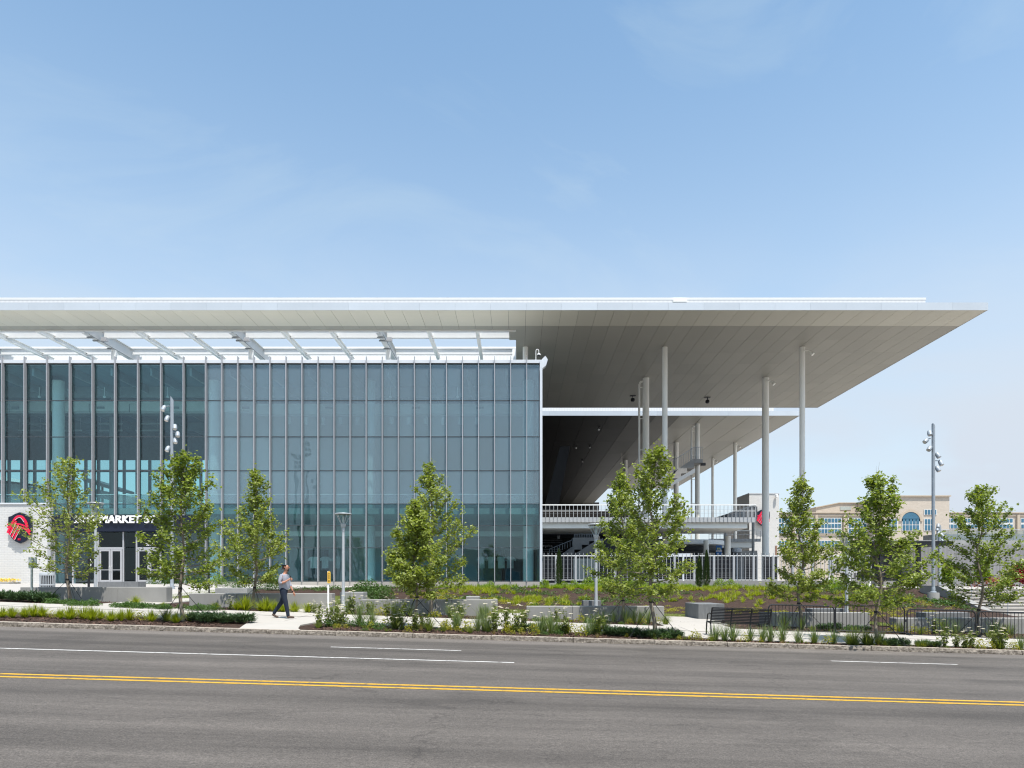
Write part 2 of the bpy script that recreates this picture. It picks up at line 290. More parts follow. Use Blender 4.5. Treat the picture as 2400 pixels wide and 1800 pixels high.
M['far_ground'] = mat('far_paving', (.30, .295, .28), .9, var=.12, scale=.1)
M['white_metal'] = mat('white_painted_steel', (.80, .80, .78), .42, var=.03, scale=1)
M['trellis'] = mat('white_trellis_steel', (.62, .62, .61), .5, var=.03)
M['fin'] = mat('grey_anodised_fin', (.44, .44, .455), .35, metal=.25, var=.04)
M['coping'] = mat('pale_grey_coping', (.62, .65, .69), .45, var=.04, scale=.5)
M['fascia'] = mat('brushed_fascia_panel', (.56, .60, .64), .38, metal=.15, var=.05, scale=.4, perobj=.05)
M['curb'] = ribbed('white_roof_curb', (.80, .80, .80), .35, 'X', .04, cvar=.05)
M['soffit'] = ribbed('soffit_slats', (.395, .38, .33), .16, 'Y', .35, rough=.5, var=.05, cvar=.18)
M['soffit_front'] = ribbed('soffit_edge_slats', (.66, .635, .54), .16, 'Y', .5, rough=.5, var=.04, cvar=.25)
M['soffit_gap'] = mat('soffit_joint', (.008, .008, .008), .9)
for k_, (a_, c_) in enumerate(((.012, .06), (.04, .1), (.11, .2), (.22, .3))): M['soffit_shade%d' % k_] = ribbed('painted_shade_panels_%d' % k_, (a_, a_*.97, a_*.88), .3, 'Y', .3, rough=.6, var=.12, cvar=c_)  # soffit tones stepped towards black, painting the shade under the rear roof
M['column'] = mat('cream_painted_column', (.87, .86, .81), .5, var=.03, scale=.5)
M['dark'] = mat('black_painted_metal', (.012, .013, .016), .45, var=.1)
M['darkgrey'] = mat('charcoal_panel', (.045, .048, .052), .6, var=.2, scale=.6)
M['navy'] = mat('navy_panel', (.008, .012, .028), .35, var=.05)
M['stand'] = mat('stand_concrete_shade', (.022, .021, .02), .9, var=.25, scale=.3)  # concrete darkened to near-black so it bounces little light
M['ceiling'] = mat('hall_ceiling_deck', (.16, .25, .30), .8, var=.1, scale=.8, stretch=(4, .1, 1))
M['inner_wall'] = mat('hall_inner_wall', (.62, .66, .67), .8, var=.08, scale=.3)
M['inner_floor'] = mat('hall_floor', (.5, .5, .48), .6, var=.1)
M['inner_white'] = mat('white_duct', (.85, .87, .87), .5, var=.04)
M['inner_steel'] = mat('hall_steel', (.34, .40, .43), .6, var=.1)
M['transom'] = mat('dark_transom', (.06, .075, .085), .5)
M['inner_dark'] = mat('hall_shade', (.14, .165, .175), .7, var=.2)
M['white_brick'] = brick('white_painted_brick', (.62, .61, .59), (.59, .58, .565), (.50, .495, .48), .4, .13, .6)
M['beige_brick'] = brick('beige_brick', (.52, .45, .375), (.47, .405, .335), (.48, .43, .37), .6, .2, .3)
M['tan'] = mat('tan_stone_trim', (.46, .385, .30), .85, var=.06)
M['red_brick'] = brick('red_brown_brick', (.30, .16, .11), (.24, .12, .085), (.32, .25, .2), .4, .13, .3)
M['bluepane'] = mat('blue_window_pane', (.035, .13, .21), .08, var=.25, scale=.7, spec=.9)
M['mullion'] = mat('pale_window_frame', (.62, .62, .60), .5)
M['grey_panel'] = ribbed('grey_metal_panel', (.235, .23, .235), .3, 'X', .3, var=.07)
M['pole'] = mat('galvanised_pole', (.33, .365, .40), .5, metal=.2, var=.08, scale=3)
M['lamp_pole'] = mat('silver_lamp_pole', (.48, .505, .53), .45, metal=.2, var=.04)
M['sign_back'] = mat('sign_back_aluminium', (.42, .46, .43), .5, metal=.2, var=.05)
M['yellow_sign'] = mat('yellow_sign_face', (.72, .44, .06), .5, var=.06)
M['blue_sign'] = mat('blue_sign_face', (.01, .10, .32), .4, var=.05)
M['text_white'] = mat('white_lettering', (.85, .85, .84), .5, var=.02)
M['text_yellow'] = mat('pale_yellow_lettering', (.75, .75, .25), .5, var=.02)
M['red'] = mat('crimson_paint', (.72, .012, .06), .4, var=.04)
M['mesh_black'] = mat('black_wire_screen', (.02, .022, .026), .7, var=.3, scale=2)
M['wire'] = mat('grey_wire', (.25, .26, .27), .5)
M['lens'] = mat('lamp_lens', (.75, .75, .72), .2, spec=.8)
M['bark'] = mat('plane_tree_bark', (.21, .175, .135), .9, var=.35, scale=9, bump=.5, bscale=40, stretch=(1, 1, .3))
M['strap'] = mat('black_guy_strap', (.015, .015, .016), .7)
M['leaf'] = leafmat('plane_leaf', (.14, .187, .022), (.375, .42, .115))
M['leaf2'] = leafmat('plane_leaf_dark', (.112, .162, .02), (.32, .378, .09))
M['leaf_lime'] = leafmat('lime_leaf', (.16, .25, .018), (.30, .38, .04))
M['leaf_shrub'] = leafmat('shrub_leaf', (.035, .085, .014), (.09, .17, .025), .25)
M['leaf_bright'] = leafmat('bright_shrub_leaf', (.12, .20, .012), (.26, .36, .03))
M['leaf_red'] = leafmat('crimson_leaf', (.20, .008, .03), (.34, .03, .05))
M['juniper'] = leafmat('juniper_needle', (.03, .068, .026), (.095, .155, .062), .15)
M['cypress'] = leafmat('columnar_juniper_needle', (.025, .055, .014), (.07, .115, .026), .15)
M['grass_lime'] = leafmat('lime_grass_blade', (.18, .23, .012), (.38, .41, .04))
M['grass_blue'] = leafmat('blue_grass_blade', (.10, .155, .06), (.26, .31, .15))
M['grass_lawn'] = leafmat('lawn_blade', (.10, .15, .022), (.20, .25, .05))
M['yarrow_leaf'] = leafmat('yarrow_leaf', (.10, .145, .03), (.24, .265, .075))
M['yellow_leaf'] = leafmat('yellow_green_leaf', (.26, .27, .02), (.42, .38, .05))
M['dry_grass'] = leafmat('straw_grass_blade', (.20, .14, .06), (.38, .29, .14), .3)
M['flower_white'] = mat('cream_flower', (.60, .54, .40), .7, island=.12)
M['flower_yellow'] = mat('yellow_flower', (.75, .52, .02), .7, island=.15)
M['skin'] = mat('skin', (.42, .20, .13), .5, var=.08, scale=12)
M['hair'] = mat('dark_brown_hair', (.03, .018, .013), .7)
M['shirt'] = mat('grey_blue_shirt', (.30, .31, .36), .85, var=.08, scale=10, bump=.3, bscale=25)
M['trouser'] = mat('navy_trousers', (.010, .017, .034), .85, var=.15, scale=8)
M['shoe'] = mat('brown_suede_shoe', (.085, .055, .042), .8, var=.15, scale=20)
M['glass'] = glass('teal_glass', (.80, .95, .955), 0, f0=.06)
M['glass_frit'] = glass('fritted_glass', (.79, .93, .95), .19, (.38, .475, .55), f0=.085)
M['glass_span'] = glass('shadow_box_glass', (.62, .83, .85), .08, (.20, .30, .34), f0=.05)
M['glass_door'] = glass('door_glass', (.42, .5, .5), 0, f0=.035)
M['glass_rail'] = glass('balustrade_glass', (.82, .88, .88), .10, (.5, .52, .54), f0=.05)

# ------------------------------------------------------------------ terrain
S = .028
def wf(x): return 23.5 - .105 * x           # far edge of the sidewalk
def wn(x): return 20.3 - .075 * x if x < 4.6 else 19.15 - .02 * (x - 4.6) if x > 5.6 else 20.3 - .075*4.6 - (x-4.6) * .8
def zp(x): return 1.12 + .2 * min(1, max(0, (-13 - x) / 6))
XS = 24.2                                    # left edge of the stairs
def gz(x, y):
    if y < 18.45: return -S * x
    xx = max(-42, min(60, x))
    z1 = -S * xx + .115 + .02 * (min(y, 27) - 18.45)
    if xx > XS + .2:
        t = min(1, max(0, (y - 34.2) / 5.0)); return z1 * (1 - t) + 1.1 * t - (.2 if y > 34 and y < 41 else 0)
    t = min(1, max(0, (y - 28) / 17.5)); t = t * t * (3 - 2 * t) * .5 + t * .5
    return z1 * (1 - t) + zp(xx) * t
def G(px, D): x = X(px, D); return Vector((x, D, gz(x, D)))
def sheet(name, xs, y0, y1, off, m, ny=2, jit=0, kind='structure', parent=None):
    b = MB(); n = len(xs); fy0 = y0 if callable(y0) else (lambda x: y0); fy1 = y1 if callable(y1) else (lambda x: y1)
    rnd = random.Random(len(name))
    for j in range(ny + 1):
        for x in xs:
            y = fy0(x) + (fy1(x) - fy0(x)) * j / ny; b.v.append((x, y, gz(x, y) + off + (rnd.uniform(-jit, jit) if jit and 0 < j < ny else 0)))
    for j in range(ny):
        for i in range(n - 1): b.f.append((j*n+i, j*n+i+1, (j+1)*n+i+1, (j+1)*n+i))
    o = b.build(name, m, parent, smooth=True, fixn=False)
    if kind: o['kind'] = kind
    return o
def rng(a, b, st): n = max(1, int(round((b - a) / st))); return [a + (b - a) * i / n for i in range(n + 1)]

# far ground to the horizon
MB().add([(-2500, -1500, -14), (2500, -1500, -14), (2500, 4000, -14), (-2500, 4000, -14)], [(0, 1, 2, 3)]).build('ground', M['far_ground'], fixn=False)['kind'] = 'structure'
xw = rng(-90, 90, 1.2)
b = MB()
b.add([(-140, -60, S*140), (140, -60, -S*140), (140, 18.32, -S*140), (-140, 18.32, S*140)], [(0, 1, 2, 3)])
road = b.build('road', M['asphalt'], fixn=False); road['kind'] = 'structure'
def marking(name, x0, x1, y, wd, m):
    o = MB().add([(x0, y-wd/2, -S*x0+.004), (x1, y-wd/2, -S*x1+.004), (x1, y+wd/2, -S*x1+.004), (x0, y+wd/2, -S*x0+.004)], [(0, 1, 2, 3)]).build(name, m, fixn=False); o['kind'] = 'structure'
marking('yellow_road_line', -60, 60, 10.07, .115, M['yellow_paint']); marking('yellow_road_line', -60, 60, 10.335, .115, M['yellow_paint'])
marking('white_road_line', -60, X(1205, 13.5), 13.5, .10, M['white_paint'])
for a, c in ((775, 1081), (1948, 2244)): marking('white_road_line', X(a, 15.45), X(c, 15.45), 15.45, .10, M['white_paint'])

# kerb of separate granite stones
kerb = thing('kerb', None, None, (0, 18.4, 0)); kerb['kind'] = 'structure'
x = -24.0; kr = random.Random(3)
while x < 24:
    ln = kr.uniform(1.75, 2.3); x1 = x + ln - .012; top = .118 + kr.uniform(-.006, .006); d = kr.uniform(-.008, .008)
    b = MB(); nseg = 12; prev = None
    for i in range(nseg + 1):                                      # rough hewn front face
        xx = x + (x1 - x) * i / nseg; z0 = -S * xx
        ring = [(xx, 18.30 + d + kr.uniform(-.012, .012), z0 - .06), (xx, 18.31 + d + kr.uniform(-.014, .014), z0 + .045), (xx, 18.325 + d + kr.uniform(-.006, .006), z0 + top - .012), (xx, 18.34 + d, z0 + top), (xx, 18.47, z0 + top), (xx, 18.47, z0 - .06)]
        base = len(b.v); b.v += ring
        if prev is not None:
            for k in range(5): b.f.append((prev+k, base+k, base+k+1, prev+k+1))
        else: b.f.append(tuple(base + k for k in range(6)))
        prev = base
    b.f.append(tuple(prev + 5 - k for k in range(6)))
    o = b.build('kerb_stone', M['kerb'], kerb)
    b = MB()
    b.add([(x+.004, 18.345+d, -S*x+top+.003), (x1-.004, 18.345+d, -S*x1+top+.003), (x1-.004, 18.465, -S*x1+top+.003), (x+.004, 18.465, -S*x+top+.003)], [(0, 1, 2, 3)])
    b.build('worn_top', M['kerb_top'], o, fixn=False); x += ln
# beds of mulch, lower than walk
sheet('mulch_bed', rng(-90, 90, .5), 18.46, lambda x: max(18.6, wn(x)), -.03, M['mulch'], 5, .012)
sheet('mulch_bed', rng(-90, 90, .8), wf, 46.5, -.03, M['mulch'], 26, .012)
sheet('mulch_bed', rng(-90, 90, 3), 46.5, 52, -.02, M['mulch'], 4)
# sidewalk slabs
walk = thing('sidewalk', None, None, (0, 21, 0)); walk['kind'] = 'structure'
def slab(x0, x1, f0, f1, off=0, parent=walk, m='walk', name='slab', th=.12, nn=1):
    b = MB(); xs = [x0 + (x1-x0)*i/nn for i in range(nn+1)]
    for xx in xs:
        for fy in (f0, f1): y = fy(xx); b.v.append((xx, y, gz(xx, y) + off)); b.v.append((xx, y, gz(xx, y) + off - th))
    for i in range(nn):
        k = 4*i; b.f += [(k, k+4, k+6, k+2), (k, k+1, k+5, k+4), (k+2, k+6, k+7, k+3)]
    k = 4*nn; b.f += [(0, 2, 3, 1), (k, k+1, k+3, k+2)]
    return b.build(name, M[m], parent)
for i in range(-22, 22):
    x0 = i * 1.8; x1 = x0 + 1.78
    mid = lambda xx: wn(xx) * .42 + wf(xx) * .58
    slab(x0, x1, wn, lambda xx: mid(xx) - .016, 0, nn=3); slab(x0, x1, lambda xx: mid(xx) + .016, wf, .012, nn=3)
# carriage walk across the planting strip and the cross path at right, entrance plaza
cw = thing('carriage_walk', None, None, (-7, 19.5, 0)); cw['kind'] = 'structure'
b = MB()
q = [(-7.55, 18.475), (-5.9, 18.475), (-6.1, 18.9), (-6.35, 19.9), (-6.2, 20.9), (-8.2, 21.1), (-8.0, 20.2), (-7.75, 19.2)]
b.v = [(x_, y_, gz(x_, y_) + .004) for x_, y_ in q] + [(x_, y_, gz(x_, y_) - .1) for x_, y_ in q]; nq = len(q)
b.f = [tuple(range(nq)), tuple(range(2*nq-1, nq-1, -1))] + [(i, i+nq, (i+1) % nq + nq, (i+1) % nq) for i in range(nq)]
b.build('slab', M['walk'], cw)
path = thing('cross_path', None, None, (6, 25, 0)); path['kind'] = 'structure'
for y0, y1 in ((22.85, 24.6), (24.615, 26.4), (26.415, 28.2)):
    slab(4.95 + (y0-23)*.02, 7.25 + (y0-23)*.18, lambda xx, y0=y0: y0, lambda xx, y1=y1: y1, .006, path)
for xa, xb in ((-16.0, -14.2),):
    for y0, y1 in ((25.0, 27.2), (27.215, 29.5), (29.515, 31.5)): slab(xa, xb, lambda xx, y0=y0: y0, lambda xx, y1=y1: y1, .006, path)
slab(-8.4, -6.6, lambda xx: 24.1, lambda xx: 26.0, .006, path); slab(-8.4, -6.6, lambda xx: 26.015, lambda xx: 28.0, .006, path)
slab(-1.25, .1, lambda xx: 23.4, lambda xx: 25.2, .006, path); slab(-1.25, .1, lambda xx: 25.215, lambda xx: 27.4, .006, path)
slab(X(560, 30), X(780, 30), lambda xx: 28.2, lambda xx: 29.4, .006, path, nn=4)
plaza = thing('plaza', None, None, (-25, 40, 0)); plaza['kind'] = 'structure'
for i in range(14):
    for j in range(6):
        x0 = -45 + i * 2.4; y0 = 30.4 + j * 3.5
        if x0 + 2.4 > -12.5 - (j < 3) * 2.4 and j < 4: continue
        slab(x0, x0 + 2.388, lambda xx, y0=y0: y0, lambda xx, y0=y0: y0 + 3.488, .012, plaza, 'plaza')
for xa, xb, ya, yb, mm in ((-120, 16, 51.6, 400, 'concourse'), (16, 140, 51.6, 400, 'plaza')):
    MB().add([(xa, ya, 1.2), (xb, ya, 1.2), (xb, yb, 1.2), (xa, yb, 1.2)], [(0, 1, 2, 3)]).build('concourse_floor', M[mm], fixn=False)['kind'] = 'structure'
# lawn sheets
LAWN = [(X(385, 33), X(478, 33), 30, 38), (X(470, 31), X(800, 31), 29.5, 35.5), (X(850, 31), X(1000, 31), 28.6, 31.5), (X(1000, 30), X(1090, 30), 28.2, 29.8),
        (X(1165, 29), X(1235, 29), 27.6, 29.6), (X(1560, 28), X(1660, 28), 28.3, 29.6), (X(2035, 27), X(2100, 27), 26.2, 28.5)]
for x0, x1, y0, y1 in LAWN: sheet('lawn', rng(x0, x1, .7), y0, y1, .0, M['soil'], 6)

# wide stairs at the far end
st = thing('plaza_stairs', 'wide flight of pale concrete steps rising at the end of the bed', 'stairs', (XS, 34, -.6))
for i in range(10):
    z = -.5 + .163 * (i + 1); y0 = 34.4 + i * .46
    MB().box(XS + .3, 60, y0 + .035, y0 + .47 + (3 if i == 9 else 0), -1.2, z - .045).bbox(XS + .3, 60, y0, y0 + .49, z - .044, z, .008).build('step', M['walk'], st)
MB().prismx([(33.6, -1.2), (41.0, -1.2), (41.0, 1.28), (39.2, 1.28), (34.3, -.28), (33.6, -.28)], XS - .1, XS + .28).build('cheek_wall', M['concrete'], st)
MB().box(XS + .3, 60, 39.05, 54, -.3, 1.125).build('landing', M['walk'], st)
def handrail(x, ya, za, yb, zb, lab):
    r = thing('stair_handrail', lab, 'handrail', (x, ya, za - .9))
    MB().tube([(x, ya - .25, za), (x, ya, za), (x, yb, zb), (x, yb + .3, zb)], .022).build('rail', M['pole'], r)
    for t in (0, .33, .66, 1): y = ya + (yb-ya)*t; z = za + (zb-za)*t; MB().cyl((x, y, z - .95), (x, y, z), .017, n=8).build('post', M['pole'], r)
handrail(XS + .75, 34.8, .62, 39.0, 2.05, 'steel handrail up the steps beside the tall light pole')
handrail(XS + 3.2, 34.8, .62, 36.4, 1.2, 'short steel handrail at the foot of the wide steps')

# ------------------------------------------------------------------ canopy roof over the street side
DR, ZS = 52.2, 22.25
XR = 35.9
roof = thing('canopy_roof', 'huge flat white canopy roof on slim cream columns over the glass hall', 'roof', (0, DR, 0))
up_s = unit('soffit_panel', M['soffit']); up_f = unit('soffit_edge_panel', M['soffit_front']); up_fa = unit('fascia_panel', M['fascia']); up_w = unit('beam', M['white_metal'])
MOD = 1.358
xs = [XR - MOD * i for i in range(67)]
ys = [DR + .02, 55.5, 58.75, 62.0, 65.3, 68.6, 71.7, 75.0, 78.3, 81.8]
for i in range(66):
    x1, x0 = xs[i] - .03, xs[i + 1] + .018 - .03
    if i == 0: x1 = XR - .05
    inner = x1 > -.1
    xq = x0
    for j in range(9):
        if not inner and j > 1: continue
        y0, y1 = ys[j], ys[j + 1] - .012
        if not inner and j == 1: y1 = 56.4
        x0 = max(xq, -.15) if inner and j > 1 else xq
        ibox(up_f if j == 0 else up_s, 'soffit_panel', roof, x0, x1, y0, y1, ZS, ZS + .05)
MB().box(-53, XR - .08, DR + .03, 56.38, ZS + .06, ZS + .5).build('roof_deck', M['soffit_gap'], roof)
MB().box(-.16, XR - .08, 56.38, 81.76, ZS + .06, ZS + .5).build('roof_deck', M['soffit_gap'], roof)
MB().box(-53, -.2, 64.9, 81.76, ZS, ZS + .5).build('roof_deck', M['soffit'], roof)
# fascia panels round the edge
x = XR; 
while x > -53:
    x0 = x - 2 * MOD; ibox(up_fa, 'fascia_panel', roof, x0 + .008, x, DR - .04, DR + .018, ZS - .02, ZS + .56); x = x0
y = DR + .02
while y < 81.7: y1 = min(81.8, y + 3.2); ibox(up_fa, 'fascia_panel', roof, XR - .045, XR, y + .008, y1, ZS - .02, ZS + .56); y = y1
MB().box(-46, XR - .02, 81.8, 81.86, ZS - .02, ZS + .56).build('fascia_panel', M['fascia'], roof)
for xa, xb, ya, yb in ((-53, -.22, 54.5, 56.3), (-.22, X(2169, 54.5), 54.5, 80), (-53, -.22, 66, 80)):
    MB().box(xa, xb, ya, yb, ZS + .5, Z(703, 54.5)).build('roof_curb', M['curb'], roof)
    MB().box(xa, xb + (.05 if xb > 0 else 0), ya - .015, yb + (.1 if yb > 60 else 0), Z(703, 54.5), Z(697.5, 54.5)).build('curb_cap', M['white_metal'], roof)
MB().box(X(1577, 54.5), X(1609, 54.5), 54.36, 54.5, Z(709, 54.5), Z(702, 54.5)).build('vent_box', M['column'], roof)
MB().box(-53, -.2, 56.38, 56.42, ZS - .12, ZS + .55).build('opening_edge', M['white_metal'], roof)
MB().box(-.2, -.15, 56.4, 64.9, ZS - .02, ZS + .6).build('opening_edge', M['soffit'], roof)
MB().box(-53, -.21, 64.78, 64.88, ZS - .1, Z(835, 64.8)).build('inner_fascia', M['curb'], roof)
# open steel trellis: cross beams, purlins and girders
def ibeam(x0, x1, y0, y1, zb, h, fl):                       # I-section along x or y
    b = MB(); t = .035
    if abs(x1 - x0) > abs(y1 - y0):
        yc = (y0+y1)/2; b.box(x0, x1, yc-fl/2, yc+fl/2, zb, zb+t); b.box(x0, x1, yc-fl/2, yc+fl/2, zb+h-t, zb+h); b.box(x0, x1, yc-.012, yc+.012, zb+t, zb+h-t)
    else:
        xc = (x0+x1)/2; b.box(xc-fl/2, xc+fl/2, y0, y1, zb, zb+t); b.box(xc-fl/2, xc+fl/2, y0, y1, zb+h-t, zb+h); b.box(xc-.012, xc+.012, y0, y1, zb+t, zb+h-t)
    return b
COLX = [.62 - 12.17 * k for k in range(5)]
segs = [COLX[0]] + COLX[1:] + [-53]
for k in range(5):
    xa, xb = segs[k + 1] + .25, (segs[k] if k else -.3) - .25
    ibeam(xa, xb, 58.75, 58.75, ZS + .15, .85, .26).build('cross_beam', M['trellis'], roof)
    ibeam(xa, xb, 63.1, 63.1, ZS + .15, .58, .24).build('cross_beam', M['trellis'], roof)
for k in range(5):
    for t in (1, 2):
        xx = .62 - 12.17 * k - 4.057 * t
        if xx > -53: ibeam(xx, xx, 56.45, 64.7, ZS - .06, .4, .26).build('purlin', M['white_metal'], roof)
    if k: ibeam(COLX[k], COLX[k], 56.45, 64.7, ZS - .25, 1.0, .42).build('girder', M['trellis'], roof)
up_junc = unit('junction_box', M['wire'])
for k in (1, 2, 3, 4):
    for dy in (57.2, 58.0, 60.0): ibox(up_junc, 'pipe_clamp', roof, COLX[k]-.3, COLX[k]+.3, dy, dy+.16, ZS-.34, ZS-.26)
    MB().tube([(COLX[k]+.32, 56.6, ZS-.3), (COLX[k]+.32, 64.6, ZS-.3)], .03).build('conduit', M['wire'], roof)
    MB().box(COLX[k]+.3, COLX[k]+.75, 58.2, 58.55, ZS-.25, ZS+.05).build('junction_box', M['fin'], roof)
    MB().box(COLX[k]-.5, COLX[k]-.25, 60.2, 60.5, ZS-2.2, ZS-1.9).build('camera_head', M['white_metal'], roof)
# columns
def column(x, y, r, pipe=None, head=None, z0=1.1, parent=roof, ztop=ZS, m='column'):
    o = MB().lathe([(r*1.25, z0), (r*1.25, z0+.05), (r, z0+.06), (r, ztop-.02), (r*1.02, ztop)], (x, y, 0), 20).build('column', M[m], parent, smooth=True)
    if pipe: MB().tube([(x+pipe, y-.1, z0), (x+pipe, y-.1, ztop-.7), (x+pipe*.8, y-.1, ztop-.4), (x, y, ztop-.3)], .11, 10).build('downpipe', M[m], o, smooth=True)
    if pipe:
        for zz in rng(z0+1, ztop-1, 3): MB().box(min(x, x+pipe)-.1, max(x, x+pipe)+.06, y-.2, y+.0, zz, zz+.05).build('pipe_bracket', M[m], o)
    if head:
        h = MB().tube([(x, y-r, ztop-.35), (x+head*.45, y-r-.1, ztop-.4), (x+head*.55, y-r-.1, ztop-.6)], .06, 8).build('spot_arm', M[m], o, smooth=True)
        MB().cyl((x+head*.55, y-r-.1, ztop-.5), (x+head*.75, y-r-.25, ztop-.8), .1, .17, 12).build('spot_head', M[m], o)
for k, xx in enumerate([25.2, 13.0, .62]): column(xx, 60.6, .235, head=1.0 if k == 0 else None)
for xx in COLX[1:]: column(xx, 60.6, .235, z0=17.0, ztop=ZS - .25, m='white_metal')
column(13.05, 69.9, .34, pipe=-.7); column(25.3, 69.9, .34, head=.9)
# hanging spotlights on the soffit
def spot(px, py, lab, m='dark', D=None, q=1):
    D = D or (ZS - EYE) * F / (HY - py); p = Vector((X(px, D), D, ZS))
    o = thing('soffit_spotlight', lab, 'spotlight', p)
    MB().box(p.x-.45*q, p.x+.45*q, p.y-.3*q, p.y+.3*q, ZS-.06, ZS-.003).build('mount_plate', M['dark'], o)
    MB().cyl((p.x, p.y, ZS-.06), (p.x, p.y, ZS-.3), .06*q).build('stem', M['dark'], o)
    MB().lathe([(.05*q, 0), (.3*q, -.12*q), (.34*q, -.45*q), (.2*q, -.62*q)], (p.x, p.y, ZS-.25), 14).build('spot_head', M[m], o)
spot(1483, 927, 'black spotlight under the canopy beside the thick column', q=.7); spot(1658, 931, 'black spotlight hanging under the canopy between two columns', q=.7)

# ------------------------------------------------------------------ second roof behind
R2 = thing('rear_canopy_roof', 'rear white flat roof seen below the front canopy, dark underneath', 'roof', (15, 85.8, 0))
XR2, D2 = 35.4, 85.8
up2 = unit('rear_soffit_panel', M['soffit']); up2d = [unit('painted_shade_panel', M['soffit_shade%d' % k]) for k in range(4)]
yr = [D2 + .03, 93, 102, 112, 124, 138, 155, 188]
xr = rng(-9.6, XR2 - .06, 3.0)
for i in range(len(xr) - 1):
    for j in range(7):
        if j == 6 and xr[i] > 20: continue
        ibox(up2d[0] if xr[i] < 11 else up2d[1] if xr[i] < 14 else up2d[2] if xr[i] < 17 else up2d[3] if xr[i] < 20 else up2, 'soffit_panel', R2, xr[i] + .02, xr[i+1] - .02, yr[j], yr[j+1] - .03, ZS, ZS + .05)  # panels darker towards the left, shade gradient put into their colour
MB().box(-9.6, XR2 - .1, D2 + .05, 155, ZS + .06, ZS + .5).build('roof_deck', M['soffit_gap'], R2)
MB().box(-9.6, 20, 155, 188, ZS + .06, ZS + .5).build('roof_deck', M['soffit_gap'], R2)
for xx0 in [-9.6 + 4.5*q for q in range(10)]: ibox(up_fa, 'fascia_panel', R2, xx0, min(XR2 - .051, xx0 + 4.492), D2 - .04, D2 + .02, ZS - .02, Z(963.5, D2))
for y0 in rng(D2 + .03, 150, 8): ibox(up_fa, 'fascia_panel', R2, XR2 - .05, XR2, y0, y0 + 7.98, ZS - .02, Z(963.5, D2))
MB().box(-9.6, X(1814, 88), 88, 154, ZS + .5, Z(951.5, 88)).build('roof_curb', M['curb'], R2)
column(23.7, 90.4, .31, pipe=-.8, parent=R2); column(23.8, 103, .38, parent=R2); column(32.7, 103, .27, head=.8, parent=R2); column(32.9, 115.6, .22, head=.8, parent=R2)
column(18.5, 118, .35, parent=R2)
for k, (px, py) in enumerate(((1403, 1000), (1350, 1044), (1382, 1043), (1365, 1077))):
    spot(px, py, 'small white lamp in the dark under the rear roof, %s' % ('nearest the front edge', 'first of the middle pair', 'second of the middle pair', 'lowest in view')[k], 'lens', None, .42)

# dark seating stand under the rear roof; deck and walls added to block light
sd = thing('seating_stand', 'dark seating stand beneath the rear roof, with added light-blocking deck and walls', 'stand', (0, 92, 1.2))
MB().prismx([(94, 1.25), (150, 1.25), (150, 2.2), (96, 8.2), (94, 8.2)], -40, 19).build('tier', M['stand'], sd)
MB().box(-9.7, 16, 87, 186, 8.3, 10.4).build('light_block_deck', M['stand'], sd)  # added deck that keeps light off the soffit above
MB().box(-40, 22, 186, 190, 1.25, ZS + .4).build('end_wall', M['stand'], sd)  # added dark wall closing the far end against light
MB().box(-10.5, -9.7, 86, 186, 1.25, ZS + .4).build('side_wall', M['stand'], sd)  # added wall shutting out light from the left
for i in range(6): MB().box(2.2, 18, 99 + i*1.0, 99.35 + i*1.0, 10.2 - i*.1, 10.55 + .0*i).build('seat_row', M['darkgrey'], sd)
b = MB(); b.prism([(3.4, 11), (5.3, 11), (6.9, 19.5), (5.6, 19.5)], 91.5, 92.3); b.build('raker_beam', M['dark'], sd)

# ------------------------------------------------------------------ glass hall
DF = 51.3
hall = thing('glass_hall', 'long three-storey glass hall with grey vertical fins and a white brick corner', 'building', (-15, DF, 1.1))
fl = [10.3 + 52.8 * k for k in range(-1, 9)] + [485.5]
fl = [10.3 - 52.8, 10.3, 62.4, 115, 168, 221, 273.4, 326.9, 380.6, 433.2, 485.5]
fr = [485.5 + 37.45 * k for k in range(21)] + [1264.5]
rl = [853.5, 938.5, 1024, 1103, 1181]; rr = [853.5, 938.5, 1023.5, 1103, 1181, 1231, 1284, 1362]
um = {k: unit('pane_' + k, M[k]) for k in ('glass', 'glass_frit', 'glass_span', 'glass_door')}
def panes(cols, rows, pick):
    for i in range(len(cols) - 1):
        for j in range(len(rows) - 1):
            ibox(um[pick(i, j)], 'pane', hall, X(cols[i], DF) + .025, X(cols[i+1], DF) - .025, DF, DF + .03, Z(rows[j+1], DF) + .03, Z(rows[j], DF) - .03)
panes(fl, rl, lambda i, j: 'glass'); panes(fl[3:], [1181, 1208], lambda i, j: 'glass_span')
panes(fr, rr, lambda i, j: 'glass_span' if j == 4 else 'glass' if j > 4 else 'glass_frit')
up_fin = unit('fin', M['fin']); up_tr = unit('transom', M['transom'])
for k, px in enumerate(fl[:-1]):
    zb = Z(1181, DF) if k < 3 else Z(1209, DF)
    ibox(up_fin, 'fin', hall, X(px, DF) - .026, X(px, DF) + .026, DF - .30, DF - .006, zb + .02, Z(838, DF))
    ibox(up_tr, 'mullion', hall, X(px, DF) - .022, X(px, DF) + .022, DF - .004, DF + .16, zb + .02, Z(853, DF))
for px in fr[:-1]:
    ibox(up_fin, 'fin', hall, X(px, DF) - .024, X(px, DF) + .024, DF - .33, DF - .006, Z(1363, DF), Z(838, DF))
    ibox(up_tr, 'mullion', hall, X(px, DF) - .022, X(px, DF) + .022, DF - .004, DF + .16, Z(1363, DF), Z(853, DF))
for cols, rows in ((fl, rl), (fr, rr)):
    for py in rows:
        ibox(up_tr, 'transom', hall, X(cols[0], DF), X(cols[-1], DF), DF - .018, DF + .13, Z(py, DF) - .028, Z(py, DF) + .028)
xl, xrr = X(-60, DF), X(1266, DF); XI = -66
